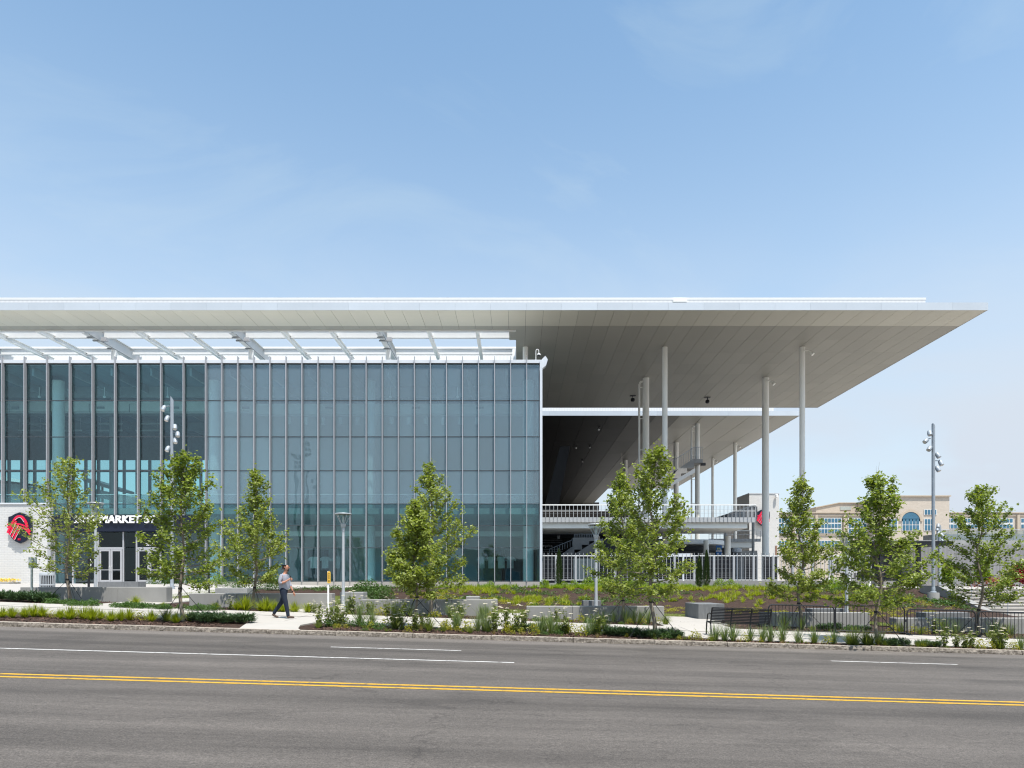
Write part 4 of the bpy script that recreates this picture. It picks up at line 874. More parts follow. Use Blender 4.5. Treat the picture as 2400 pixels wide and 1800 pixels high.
for px in range(2200, 2450, 22): MB().cyl(P(px, 1266, 54.4), P(px, 1242, 54.4), .02, n=6).build('guard_post', M['pole'], o)
o = thing('black_canopy', 'flat black entrance canopy on a black post before the grey wall', 'canopy', P(2150, 1365, 50))
MB().box(X(2045, 50), X(2230, 50), 50, 53.5, Z(1273, 50), Z(1268, 50)).build('upper_slab', M['dark'], o); MB().box(X(2045, 50), X(2232.5, 50), 49.9, 53.5, Z(1278, 50), Z(1273, 50)-.004).build('lower_slab', M['dark'], o)
for px in (2070, 2158): MB().box(X(px, 50)-.13, X(px, 50)+.13, 50.2, 50.45, 1.1, Z(1278, 50)-.002).build('post', M['dark'], o)
MB().box(X(2045, 51), X(2150, 51), 53, 53.4, 1.1, Z(1280, 51)).build('back_wall', M['darkgrey'], o)

DBe = 125.0
bb = thing('beige_building', 'long beige brick building with rows of blue windows and raised centre', 'building', P(2100, 1360, DBe))
def bx(px0, px1, py0, py1, D0, D1, m, name, parent=bb): return MB().box(X(px0, DBe), X(px1, DBe), D0, D1, Z(py1, DBe) if py1 else 0, Z(py0, DBe)).build(name, M[m], parent)
bx(1815, 2075, 1203, None, DBe, DBe + 30, 'beige_brick', 'wing_wall'); bx(2205, 2520, 1203, None, DBe, DBe + 30, 'beige_brick', 'wing_wall')
bx(1815, 2075, 1201, 1203, DBe - .3, DBe + 30.3, 'tan', 'parapet'); bx(2205, 2520, 1201, 1203, DBe - .3, DBe + 30.3, 'tan', 'parapet')
for py in (1208, 1253): bx(1815, 2075, py, py + 2, DBe - .15, DBe - .003, 'tan', 'string_course'); bx(2205, 2520, py, py + 2, DBe - .15, DBe - .003, 'tan', 'string_course')
b = MB(); b.prism([pp(*a, DBe) for a in ((2035, 1372), (2209, 1372), (2209, 1166), (2075, 1166), (2035, 1174))], DBe - 2, DBe + 28); b.build('centre_wall', M['beige_brick'], bb)
b = MB(); b.prism([pp(*a, DBe) for a in ((2033, 1175), (2075, 1167), (2211, 1167), (2211, 1164.5), (2075, 1164.5), (2033, 1172.5))], DBe - 2.3, DBe + 28.2); b.build('centre_parapet', M['tan'], bb)
b = MB(); b.prism([pp(*a, DBe) for a in ((1935, 1203), (2034, 1203), (2034, 1173), (1990, 1173), (1935, 1184))], DBe + 4, DBe + 26); b.build('side_block', M['beige_brick'], bb)
b = MB(); b.prism([pp(*a, DBe) for a in ((1934, 1185), (1989, 1174), (2036, 1174), (2036, 1172), (1989, 1172), (1934, 1183))], DBe + 3.8, DBe + 26.2); b.build('block_parapet', M['tan'], bb)
bx(1993, 2019, 1182, 1190, DBe + 3.9, DBe + 3.99, 'leaf_lime' if False else 'sign_back', 'louvre')
up_bp = unit('window_pane', M['bluepane'])
def wing_windows(px0, px1, py0, rows, rowh, gap, D):
    f = MB().box(X(px0 - 1, D), X(px1 + 1, D), D - .1, D - .005, Z(py0 + rows * (rowh + gap) - gap + 1, D), Z(py0 - 1, D)).build('window_band', M['mullion'], bb)
    n = max(2, int(round((px1 - px0) / 7.6)))
    for r in range(rows):
        for k in range(n):
            a = px0 + (px1 - px0) * k / n; ya = py0 + r * (rowh + gap)
            ibox(up_bp, 'pane', f, X(a, D) + .06, X(a + (px1 - px0) / n, D) - .06, D - .14, D - .105, Z(ya + rowh, D), Z(ya, D))
for a, c in ((1824, 1852), (1864, 1908), (1916, 1971), (1988, 2030)): wing_windows(a, c, 1215.5, 3, 9, 3.5, DBe); wing_windows(a, c, 1268, 1, 14, 2, DBe)
for a, c in ((2211, 2290), (2302, 2373), (2392, 2450)): wing_windows(a, c, 1216, 2, 8.5, 5, DBe)
b = MB(); cxp, czp = X(2134, DBe-2), Z(1222, DBe-2); rr_ = 1.66
b.prism([(cxp + rr_*math.cos(a), czp + rr_*math.sin(a)) for a in [math.pi*k/14 for k in range(15)]][::-1], DBe - 2.1, DBe - 2.004); b.build('arch_window', M['bluepane'], bb)
b = MB()
for k in range(14):
    a0, a1 = math.pi*k/14, math.pi*(k+1)/14
    b.prism([(cxp+1.7*math.cos(a0), czp+1.7*math.sin(a0)), (cxp+2.1*math.cos(a0), czp+2.1*math.sin(a0)), (cxp+2.1*math.cos(a1), czp+2.1*math.sin(a1)), (cxp+1.7*math.cos(a1), czp+1.7*math.sin(a1))], DBe - 2.16, DBe - 2.005)
b.build('arch_surround', M['tan'], bb)
for a, c in ((2114, 2154), (2166, 2187), (2081, 2102)): wing_windows(a, c, 1217, 2, 12, 2, DBe - 2)
wing_windows(2166, 2194, 1195, 1, 11, 2, DBe - 2)
for px in (1858, 1912, 1978, 2199, 2296, 2384): bx(px - 3, px + 3, 1207, None, DBe - .4, DBe - .004, 'tan', 'pilaster')
# brick block glimpsed below the walkway
o = thing('brick_block', 'orange brick block with white window frames glimpsed under the walkway', 'building', P(1300, 1360, 170))
MB().box(X(1255, 170), X(1345, 170), 170, 180, 1, Z(1225, 170)).build('wall', M['red_brick'], o)
for px in (1279, 1294, 1306, 1322):
    MB().box(X(px, 170) - .55, X(px, 170) + .55, 169.8, 169.98, Z(1262, 170), Z(1251, 170)).build('window', M['mullion'], o); MB().box(X(px, 170) - .45, X(px, 170) + .45, 169.7, 169.79, Z(1260, 170), Z(1252, 170)).build('pane', M['bluepane'], o)

# ------------------------------------------------------------------ seat walls and stone blocks
for k, (a, c, t, D) in enumerate(((47, 390, 1376, 28.0), (443, 778, 1391, 26.6), (844, 1165.6, 1405.5, 25.7), (1234, 1557, 1421, 25.2), (1790, 2038.7, 1436, 24.8), (2101, 2450, 1449, 24.5))):
    lab = ('long pale concrete seat wall behind the leftmost tree', 'pale concrete seat wall directly behind the walking person', 'pale concrete seat wall between the yellow sign post and the middle trees', 'pale concrete seat wall behind the pair of trees in front of the fence', 'pale concrete seat wall behind the first crowd barriers', 'pale concrete seat wall at the far right before the steps')[k]
    x0, x1 = X(a, D), X(c, D); zt = Z(t, D); zg = min(gz(x0, D), gz(x1, D)) - .1
    o = thing('seat_wall', lab, 'wall', ((x0+x1)/2, D, zg), 'concrete seat walls along the bed'); n = 3
    for i in range(n):
        xa, xb = x0 + (x1-x0)*i/n, x0 + (x1-x0)*(i+1)/n
        MB().bbox(xa + .003, xb - .003, D, D + .5, zg, zt, .014).build('wall_section', M['concrete'], o)
for k, (a, c, t, D, dep) in enumerate(((229, 323, 1363, 36, .8), (504, 579, 1378, 29.5, .7), (797, 851, 1388, 28.4, .8), (1092, 1123, 1398, 28.2, .6), (1367, 1409, 1408, 27.8, .7), (1637, 1700, 1415.5, 27.0, 1.6), (1904, 1985, 1427, 26.8, .7), (2170, 2273, 1436, 26.6, .7))):
    lab = ('dark stone block before the entrance doors', 'grey stone block on the lawn behind the second seat wall', 'grey stone block beside the lamp post near the yellow sign', 'small low stone block on the bark slope mid-bed', 'grey stone block beside the lamp post by the paired trees', 'large dark stone block at the path left of the bench', 'dark stone slab behind the first crowd barrier', 'long dark stone slab behind the third crowd barrier')[k]
    x0, x1 = X(a, D), X(c, D); zg = gz((x0+x1)/2, D) - .15
    b = MB().bbox(0, x1-x0, 0, dep, zg, Z(t, D), .012); o = b.build('stone_block', M['block'] if k not in (1, 2, 3) else M['conc_dark']); o.location = (x0, D, 0); o.rotation_euler = (0, 0, R(5 if k in (5,) else 0)); tag(o, lab, 'stone block')

# ------------------------------------------------------------------ lamps, poles, signs
def lamp(px, D, ytop, lab):
    g = G(px, D); x, z0 = g.x, g.z; zt = Z(ytop, D); o = thing('street_lamp', lab, 'street lamp', (x, D, z0), 'pedestrian lamps in the beds')
    MB().lathe([(.17, -.12), (.17, .0), (.12, .03), (.12, .1)], (x, D, z0), 16).build('base', M['lamp_pole'], o, smooth=True)
    MB().lathe([(.085, .1), (.06, .9), (.055, zt-z0-.75), (.07, zt-z0-.74), (.07, zt-z0-.62), (.05, zt-z0-.6)], (x, D, z0), 14).build('pole', M['lamp_pole'], o, smooth=True)
    MB().lathe([(.07, -.6), (.10, -.52), (.11, -.44), (.06, -.42)], (x, D, zt), 16).build('collar', M['lamp_pole'], o, smooth=True)
    for k in range(5): a = k*2*math.pi/5 + .4; MB().tube([(x+.09*math.cos(a), D+.09*math.sin(a), zt-.45), (x+.31*math.cos(a), D+.31*math.sin(a), zt-.04)], .011, 5).build('cage_rod', M['lamp_pole'], o)
    MB().lathe([(.09, -.43), (.27, -.06), (.26, -.05)], (x, D, zt), 18).build('lens', M['glass_rail'], o, smooth=True)
    MB().lathe([(.03, -.42), (.05, -.3), (.02, -.12)], (x, D, zt), 10).build('bulb', M['lens'], o, smooth=True)
    MB().lathe([(.33, -.05), (.34, -.03), (.33, -.005), (.1, .02)], (x, D, zt), 20).build('lamp_cap', M['lamp_pole'], o, smooth=True)
lamp(224, 30.6, 1178, 'silver cone-top lamp post beside the entrance doors'); lamp(804.6, 28.0, 1203, 'silver cone-top lamp post right of the yellow sign post')
lamp(1397, 27.4, 1228, 'silver cone-top lamp post behind the paired trees'); lamp(1984, 26.6, 1254, 'silver cone-top lamp post hidden in leaves behind the barriers')
def light_pole(px, D, ytop, heads, lab, conc=0):
    g = G(px, D); x, z0 = g.x, g.z; zt = Z(ytop, D); r = 3.6 * D / F; o = thing('light_pole', lab, 'light pole', (x, D, z0))
    zb = z0
    if conc:
        zb = Z(1389, D); MB().lathe([(12.5*D/F, zb-1.3), (12.5*D/F, zb-.03), (12*D/F, zb)], (x, D, 0), 22).build('concrete_base', M['concrete'], o, smooth=True)
    MB().lathe([(r*1.9, zb), (r*1.9, zb+.06), (r*1.2, zb+.08), (r*1.2, zb+.25), (r*1.06, zb+.3)], (x, D, 0), 16).build('base_flange', M['pole'], o, smooth=True)
    b = MB(); n = 18; vs = []
    for zz in (zb+.3, None):
        for k in range(n):
            a = 2*math.pi*k/n; xx, yy = r*1.03*math.cos(a), r*1.03*math.sin(a); vs.append((x+xx, D+yy, zz if zz else zt - r*1.6 + (-xx*1.2 - yy*.8)))
    b.add(vs, [(k, (k+1) % n, n+(k+1) % n, n+k) for k in range(n)] + [tuple(range(n, 2*n))]); b.build('pole', M['pole'], o, smooth=True)
    for dx, py, tilt in heads:
        zz = Z(py, D); xx = x + dx * D / F; s = 1 if dx > 0 else -1
        h = MB().tube([(x, D, zz + .12), (x + s*.22, D, zz + .12), (xx, D - .02, zz + .1)], .022, 6).build('arm', M['pole'], o)
        dv = Vector((s*tilt, -.45, -1)).normalized(); p0 = Vector((xx, D-.05, zz)) - dv*.18
        MB().tube([p0, p0 + dv*.06, p0 + dv*.2, p0 + dv*.34], [.04, .10, .125, .115], 14).build('spot_head', M['pole'], h, smooth=True)
        MB().cyl(p0 + dv*.341, p0 + dv*.35, .1, n=14).build('lens', M['lens'], h)
light_pole(403, 38, 928, ((-18, 957, .2), (-10, 981, .15), (8, 1001, .2), (14.5, 1018, .2), (9, 1033, .2), (-8.5, 1052, .2)), 'tall silver pole with six spotlights standing by the entrance')
light_pole(2187.5, 37.6, 992, ((-10, 1015, .1), (-18, 1033, 1.2), (-10, 1051, .8), (9, 1067, .3), (16, 1085, .2), (9, 1099, .3)), 'tall grey pole with six spotlights on a round concrete base', 1)
light_pole(2202, 52, 1228, ((-4, 1232, .4), (-6, 1240, .4), (-4, 1248, .4), (4, 1254, .4), (7, 1261, .4), (4, 1266, .4)), 'smaller spotlight pole behind the tall one by the steps')
# signs
g = G(73.5, 27.2); o = thing('road_sign', 'grey back of a small square sign on a post before the brick wall', 'sign', g)
MB().box(g.x-.035, g.x+.035, 27.2, 27.25, g.z-.1, Z(1306, 27.2)).build('post', M['sign_back'], o); MB().bbox(X(64, 27.2), X(84, 27.2), 27.26, 27.275, Z(1332, 27.2), Z(1306, 27.2), .004).build('plate', M['sign_back'], o)
g = G(769.5, 25.0); D = 25.0; o = thing('marker_post', 'slim white post with a narrow yellow sign plate on a round base', 'sign', g)
MB().lathe([(.24, -.02), (.22, .04), (.1, .09), (.04, .12)], g, 16).build('base', M['concrete'], o, smooth=True)
MB().box(g.x-.03, g.x+.025, D-.02, D+.03, g.z+.08, Z(1339, D)).build('post', M['text_white'], o); 
b_ = MB().prism([(g.x-.022, Z(1367, D)), (g.x+.09, Z(1367, D)), (g.x+.09, Z(1341, D)), (g.x+.034, Z(1338, D)), (g.x-.022, Z(1341, D))][::-1], D-.04, D-.024).build('plate', M['yellow_sign'], o)
for py in (1343.5, 1347, 1351, 1354, 1359, 1362): MB().box(g.x+.015, g.x+.055, D-.043, D-.041, Z(py+2, D), Z(py, D)).build('print_mark', M['dark'], b_)
D = 33.0; g = G(213, D); o = thing('black_pylon_sign', 'black pylon sign with wheelchair symbol and arrow near the doors', 'sign', g)
MB().box(X(205, D), X(208.5, D), D, D+.08, g.z-.05, Z(1309, D)).build('post', M['dark'], o); pn = MB().box(X(208.6, D), X(221.5, D), D+.01, D+.06, Z(1333, D), Z(1309, D)).build('panel', M['dark'], o)
b = MB(); cx, cz = X(212.5, D), Z(1317.5, D)
for k in range(10): a0, a1 = -2.6 + k*.42, -2.6 + (k+1)*.42; b.prism([(cx+.045*math.cos(a0), cz+.045*math.sin(a0)), (cx+.062*math.cos(a0), cz+.062*math.sin(a0)), (cx+.062*math.cos(a1), cz+.062*math.sin(a1)), (cx+.045*math.cos(a1), cz+.045*math.sin(a1))], D+.002, D+.008)
b.box(cx-.02, cx+.0, D+.002, D+.008, cz, cz+.10).box(cx-.03, cx+.01, D+.002, D+.008, cz+.115, cz+.15).box(cx-.02, cx+.07, D+.0025, D+.0085, cz-.01, cz+.012).box(cx+.055, cx+.1, D+.003, D+.009, cz-.05, cz-.01)
b.build('wheelchair_symbol', M['text_white'], pn)
b = MB(); cz = Z(1324.5, D); b.prism([(cx-.05, cz), (cx+.05, cz), (cx, cz+.05)], D+.002, D+.008).box(cx-.015, cx+.015, D+.002, D+.008, cz-.06, cz-.001); b.build('arrow', M['text_white'], pn)
D = 34.0; g = G(490, D); o = thing('black_bollard', 'thin black post standing beside the hall shrubs', 'post', g); MB().cyl(g - Vector((0, 0, .1)), (g.x, D, Z(1329, D)), .035, n=10).build('shaft', M['dark'], o); MB().lathe([(.05, 0), (.05, .05), (.02, .07)], (g.x, D, Z(1329, D)), 10).build('cap', M['dark'], o)
# litter bin of flat steel slats
D = 34.5; g = G(111, D); o = thing('litter_bin', 'silver slatted litter bin in front of the white brick wall', 'litter bin', g)
r0 = .335; hz = .80
MB().lathe([(r0-.06, .03), (r0-.05, hz)], g, 20).build('liner', M['darkgrey'], o, smooth=True)
for k in range(22): a = 2*math.pi*k/22; c_, s__ = math.cos(a), math.sin(a); MB().tube([g+Vector((r0*.93*c_, r0*.93*s__, .03)), g+Vector((r0*.96*c_, r0*.96*s__, .45)), g+Vector((r0*1.0*c_, r0*1.0*s__, hz))], .018, 4).build('slat', M['lamp_pole'], o)
for zz in (.03, .3, hz): MB().lathe([(r0*.97, zz-.03), (r0*1.02, zz-.03), (r0*1.02, zz+.03), (r0*.97, zz+.03)], g, 22).build('hoop', M['lamp_pole'], o, smooth=True)
MB().lathe([(r0*1.02, hz+.03), (r0*.98, hz+.11), (r0*.5, hz+.13)], g, 22).build('lid', M['lamp_pole'], o, smooth=True)
# concrete planter edge with yellow flowers at far left
o = thing('planter', 'low concrete planter with yellow flowers along the brick wall', 'planter', (X(10, 49.6), 49.6, 1.3))
MB().bbox(X(-60, 49.6), X(30, 49.6), 49.2, 50.4, 1.0, 1.45, .02).build('kerb', M['concrete'], o)

# ------------------------------------------------------------------ bench and crowd barriers
bz = gz(6.5, 20.1); th = -math.atan(S)
bn = thing('park_bench', 'black slatted metal bench seen from behind on the sidewalk', 'bench', (X(1735, 20.1), 20.1, bz))
bx0, bx1 = X(1668, 20.1), X(1807, 20.1); sl_ = lambda xx: -S * (xx - X(1735, 20.1))
def bbar(name, y0, y1, z0, z1):
    b = MB(); b.v = [(x_, y_, z_ + bz + sl_(x_)) for x_, y_, z_ in ((bx0,y0,z0),(bx1,y0,z0),(bx1,y1,z0+.0),(bx0,y1,z0),(bx0,y0,z1),(bx1,y0,z1),(bx1,y1,z1),(bx0,y1,z1))]
    b.f = [(3,2,1,0),(4,5,6,7),(0,1,5,4),(1,2,6,5),(2,3,7,6),(3,0,4,7)]; b.build(name, M['dark'], bn)
for k in range(10): yk = 20.06 + (1 - k/9) * .13; bbar('back_slat', yk - .006, yk + .006, .36 + k*.046, .36 + k*.046 + .033)
for k in range(9): bbar('seat_slat', 20.22 + k*.05, 20.22 + k*.05 + .03, .40, .412)
bbar('top_rail', 20.03, 20.07, .815, .845)
for t in (0, .34, .67, 1):
    xx = bx0 + (bx1 - bx0) * t; zz = bz + sl_(xx)
    b = MB(); b.tube([(xx, 20.10, zz - .0), (xx, 20.22, zz + .36), (xx, 20.05, zz + .83)], .022, 6); b.build('back_frame', M['dark'], bn)
    if t in (0, 1):
        b = MB(); b.tube([(xx, 20.14, zz + .63), (xx, 20.3, zz + .66), (xx, 20.5, zz + .63), (xx, 20.56, zz + .5), (xx, 20.6, zz + .42)], .018, 6); b.build('armrest', M['dark'], bn)
        MB().tube([(xx, 20.22, zz + .38), (xx, 20.62, zz + .39), (xx, 20.68, zz + .0)], .022, 6).build('leg', M['dark'], bn)
        MB().tube([(xx, 20.22, zz + .36), (xx - (.05 if t == 0 else -.05), 20.02, zz + .01)], .02, 6).build('leg', M['dark'], bn)
def barrier(pa, pb, D, yt, lab, last=False):
    xa, xb = X(pa, D), X(pb, D); zt = Z(yt, D); f = lambda xx: -S * (xx - xa); o = thing('crowd_barrier', lab, 'barrier', ((xa+xb)/2, D, zt-1.0), 'black crowd barriers in a row')
    h = .92; r = .14; pts = [(xa, D, zt-h), (xa, D, zt-r)] + [(xa + r - r*math.cos(a), D, zt - r + r*math.sin(a)) for a in (.4, .8, 1.2)] + [(xa + r, D, zt)]
    pts2 = [(xb - r, D, zt)] + [(xb - r + r*math.sin(a), D, zt - r + r*math.cos(a)) for a in (.4, .8, 1.2)] + [(xb, D, zt-r), (xb, D, zt-h)]
    MB().tube([(p[0], p[1], p[2] + f(p[0])) for p in pts + pts2], .022, 8).build('frame', M['dark'], o, smooth=True)
    MB().tube([(xa, D, zt-h+.08+f(xa)), (xb, D, zt-h+.08+f(xb))], .018, 6).build('bottom_rail', M['dark'], o)
    n = 19
    for i in range(1, n): xx = xa + (xb-xa)*i/n; MB().cyl((xx, D, zt-h+.08+f(xx)), (xx, D, zt-.005+f(xx)), .0095, n=5, cap=False).build('bar', M['dark'], o)
    for xx in (xa, xb): gz_ = gz(xx, D); MB().tube([(xx, D-.3, gz_+.01), (xx, D-.05, gz_+.06), (xx, D, zt-h+.05+f(xx)), (xx, D+.05, gz_+.06), (xx, D+.3, gz_+.01)], .018, 6).build('foot', M['dark'], o)
    MB().box(xb-.01, xb+.06, D-.03, D+.03, zt-.5+f(xb), zt-.42+f(xb)).build('hook', M['dark'], o)
for pa, pb, yt, lab in ((1801, 1955, 1417, 'black tubular crowd barrier overlapping the bench end'), (1958, 2120, 1417.5, 'black crowd barrier second from the bench'), (2126, 2286, 1427.5, 'black crowd barrier third from the bench'), (2292, 2455, 1433, 'black crowd barrier cut by the picture edge before the steps')): barrier(pa, pb, 22.3, yt, lab)

# ------------------------------------------------------------------ trees
def leaf(b, c, sz, rnd, lobed=True, up=.5):
    d = Vector((rnd.gauss(0, 1), rnd.gauss(0, 1), rnd.gauss(-.2, .6)))
    if d.length < .1: d = Vector((1, 0, 0))
    d.normalize(); n = Vector((rnd.gauss(0, .6), rnd.gauss(0, .6), up + rnd.random())); s = d.cross(n)
    if s.length < .05: s = Vector((0, 1, 0))
    s.normalize(); n = s.cross(d) * .18
    k = len(b.v)
    if lobed:
        pts = ((0, 0, 0), (.30, .42, 1), (.18, .62, .6), (.62, .30, 1), (1.0, 0, .2), (.62, -.30, 1), (.18, -.62, .6), (.30, -.42, 1))
        b.v += [tuple(c + (d*a + s*e)*sz + n*f*sz) for a, e, f in ((0, 0, 0), (.1, .48, .9), (.45, .26, .5), (.62, .46, .8), (1.0, 0, .1), (.62, -.46, .8), (.45, -.26, .5), (.1, -.48, .9))]
        b.f += [(k, k+4, k+3, k+2, k+1), (k, k+7, k+6, k+5, k+4)]
    else:
        b.v += [tuple(c), tuple(c + (d*.5 + s*.34)*sz + n*sz), tuple(c + d*sz), tuple(c + (d*.5 - s*.34)*sz + n*sz)]; b.f.append((k, k+1, k+2, k+3))
def tree(px, D, ytop, ybot, half, seed, lab, m='leaf', lean=0, asym=0, n_leaf=7000, lsz=.092, name='plane_tree', guys=True, fade=0):
    rnd = random.Random(seed); g = G(px, D); H = Z(ytop, D) - g.z; hb = max(.4, Z(ybot, D) - g.z); Rm = half * D / F
    o = thing(name, lab, 'tree', g, 'young plane trees along the street' if name == 'plane_tree' else None)
    tb = MB(); r0 = .0085 * H + .008; ln = 12
    axis = [g + Vector((lean*H*(i/ln)**1.5 + .015*H*math.sin(i*1.1+seed), .012*H*math.cos(i*1.3+seed), H*.97*i/ln - .06*(i == 0))) for i in range(ln+1)]
    tb.tube(axis, [r0*(1.35 if i == 0 else 1)*(1 - .93*(i/ln))+.004 for i in range(ln+1)], 9)
    def ax(t): f = max(0, min(ln-.001, t*ln)); i = int(f); return axis[i].lerp(axis[i+1], f-i)
    tips = []; bb_ = MB(); nb = rnd.randint(46, 56); shp = rnd.uniform(.85, 1.15)
    for k in range(nb):
        u = (k + rnd.random()*.8) / nb; t0 = hb/H*.86 + (1 - hb/H*.86 - .04) * u ** 1.12
        base = ax(t0); az = k*2.399 + rnd.uniform(-.4, .4)
        uh = max(0, (t0*H - hb*.86) / (H - hb*.86))
        prof = (min(1, .86 + uh*1.0) if uh < .14 else (1 - (uh - .14)/.86) ** shp + .06)
        Lr = Rm * max(.10, prof) * rnd.uniform(.62, 1.22) * (1 + asym*math.cos(az)); rise = Lr * (rnd.uniform(-.12, .5) + 1.5*uh); rise = min(rise, (1 - t0) * H * .85)
        out = Vector((math.cos(az), math.sin(az), 0)); pts = []
        for i in range(6): s = i/5; pts.append(base + out*Lr*s**.9 + Vector((rnd.uniform(-.04, .04), rnd.uniform(-.04, .04), rise*s - .10*Lr*math.sin(s*math.pi))))
        if pts[-1].z > g.z + H: 
            for p in pts: p.z = min(p.z, g.z + H*.99)
        bb_.tube(pts, [max(.005, r0*.42*(1-t0*.8))*(1 - .8*i/5)+.002 for i in range(6)], 5, cap=False)
        for q in range(7):                                              # twigs
            s = rnd.uniform(.22, 1); f = s*5; i = min(4, int(f)); p = pts[i].lerp(pts[i+1], f-i); tw = Vector((rnd.gauss(0, 1), rnd.gauss(0, 1), rnd.gauss(.35, .6))).normalized() * Lr*rnd.uniform(.16, .42)
            bb_.tube([p, p + tw*.5 + Vector((0, 0, .02)), p + tw], [.005, .004, .002], 3, cap=False); tips.append((p, p + tw, 1.0 if s > .4 else .6))
        tips.append((pts[2], pts[5], 1.6)); tips.append((pts[3], pts[5], 1.0))
    for k in range(5):                                                  # bare whips above the crown
        t = rnd.uniform(.80, .99); p = ax(t); d = Vector((rnd.uniform(-.22, .22), rnd.uniform(-.2, .2), 1)).normalized()*rnd.uniform(.12, .24)*H*.6
        bb_.tube([p, p + d*.5, p + d], [.006, .004, .002], 3, cap=False); tips.append((p, p + d*.6, .5))
    tips.append((ax(.72), ax(1), 1.5)); tips.append((ax(.5), ax(.85), .8))
    tb.build('trunk', M['bark'], o, smooth=True); bb_.build('branches', M['bark'], o, fixn=False)
    lb = MB(); ws = [w_ * ((a - b_).length + .03) for a, b_, w_ in tips]; tot = sum(ws); jit = .062
    for (a, b_, w_), wt in zip(tips, ws):
        for _ in range(int(n_leaf * wt / tot + rnd.random())):
            s = rnd.random(); c = a.lerp(b_, s) + Vector((rnd.gauss(0, jit), rnd.gauss(0, jit), rnd.gauss(0, jit))); leaf(lb, c, lsz*rnd.uniform(.55, 1.15), rnd)
    lb.build('crown', M[m], o, fixn=False)
    if guys:
        for k in range(3):
            a = seed + k*2.094; zt = g.z + hb*.72; p0 = Vector((g.x, g.y, zt)); q = Vector((g.x + .85*math.cos(a), g.y + .6*math.sin(a), 0)); q.z = gz(q.x, q.y) - .02
            MB().tube([p0, q], .009, 4).build('guy_strap', M['strap'], o)
        MB().lathe([(r0*1.1, -.03), (r0*1.15, .03)], (ax(hb*.72/H).x, ax(hb*.72/H).y, g.z + hb*.72), 9).build('collar', M['strap'], o)
    return o
tree(160, 27.0, 1062, 1338, 92, 1.3, 'leftmost leafy plane tree hiding the crest and entrance lettering', 'leaf', asym=-.1, n_leaf=5200)
tree(427, 20.4, 1052, 1350, 112, 2.1, 'tall full plane tree in front of the entrance light pole', 'leaf2', n_leaf=7200)
tree(598, 26.0, 1090, 1358, 82, 3.7, 'narrow plane tree just behind and left of the walking person', 'leaf')
tree(974, 19.9, 1165, 1372, 62, 4.2, 'plane tree in the kerb strip, the front one of the middle pair', 'leaf')
tree(1010, 25.3, 1072, 1368, 90, 5.5, 'taller plane tree, the rear one of the middle pair', 'leaf', n_leaf=7200)
tree(1456, 24.7, 1092, 1388, 80, 6.4, 'plane tree before the fence, the rear left of the two by the lamp', 'leaf2')
tree(1530, 19.4, 1032, 1378, 108, 7.9, 'tallest plane tree in the kerb strip before the thick columns', 'leaf', n_leaf=7200)
tree(1876, 24.1, 1110, 1392, 76, 8.3, 'plane tree rising behind the first crowd barrier', 'leaf')
tree(2058, 19.1, 1104, 1405, 112, 9.6, 'broad plane tree in the kerb strip in front of the crowd barriers', 'leaf2', n_leaf=7200)
tree(2297, 23.8, 1128, 1408, 98, 10.4, 'plane tree at the far right in front of the wide steps', 'leaf2')
for px, D, yt, hw, nm, m, lab, cat in ((2222, 48, 1312, 14, 'lime_tree', 'leaf_lime', 'small bright lime-green tree against the grey wall', 'tree'), (2303, 48, 1300, 20, 'lime_tree', 'leaf_lime', 'bright yellow-green tree glimpsed behind the rightmost plane tree', 'tree'), (2390, 47, 1326, 26, 'maple_tree', 'leaf_red', 'dark red maple at the right edge before the grey wall', 'tree')):
    tree(px, D, yt, 1362, hw, px*.01, lab, m, n_leaf=1500, lsz=.16, name=nm, guys=False)
# slim columnar conifers
def conifer(px, D, yt, half, seed, lab):
    rnd = random.Random(seed); g = G(px, D); H = Z(yt, D) - g.z; Rm = half*D/F; o = thing('columnar_conifer', lab, 'conifer', g)
    MB().tube([g - Vector((0, 0, .05)), g + Vector((0, 0, H*.9))], [.035, .006], 6).build('trunk', M['bark'], o)
    b = MB()
    for _ in range(2600):
        u = rnd.random()**.9; pr = min(1, u*6 + .35) * (1 - u**2.2)**.8; a = rnd.random()*6.283; r = Rm*pr*math.sqrt(rnd.uniform(.25, 1))*(1 + .12*math.sin(a*3 + u*9))
        c = g + Vector((r*math.cos(a), r*math.sin(a), H*(.02 + .97*u))); d = Vector((math.cos(a)*.45, math.sin(a)*.45, 1)).normalized()*rnd.uniform(.07, .15); s = Vector((-math.sin(a), math.cos(a), 0))*.018; k = len(b.v)
        b.v += [tuple(c - s), tuple(c + s), tuple(c + d)]; b.f.append((k, k+1, k+2))
    b.build('foliage', M['cypress'], o, fixn=False)
conifer(1310, 46.5, 1288, 10, 1, 'slim dark columnar conifer by the hall corner in front of the fence'); conifer(1639, 45, 1304, 9.5, 2, 'shorter of the two slim conifers before the fence'); conifer(1656, 45.4, 1290, 9, 3, 'taller of the two slim conifers before the fence')

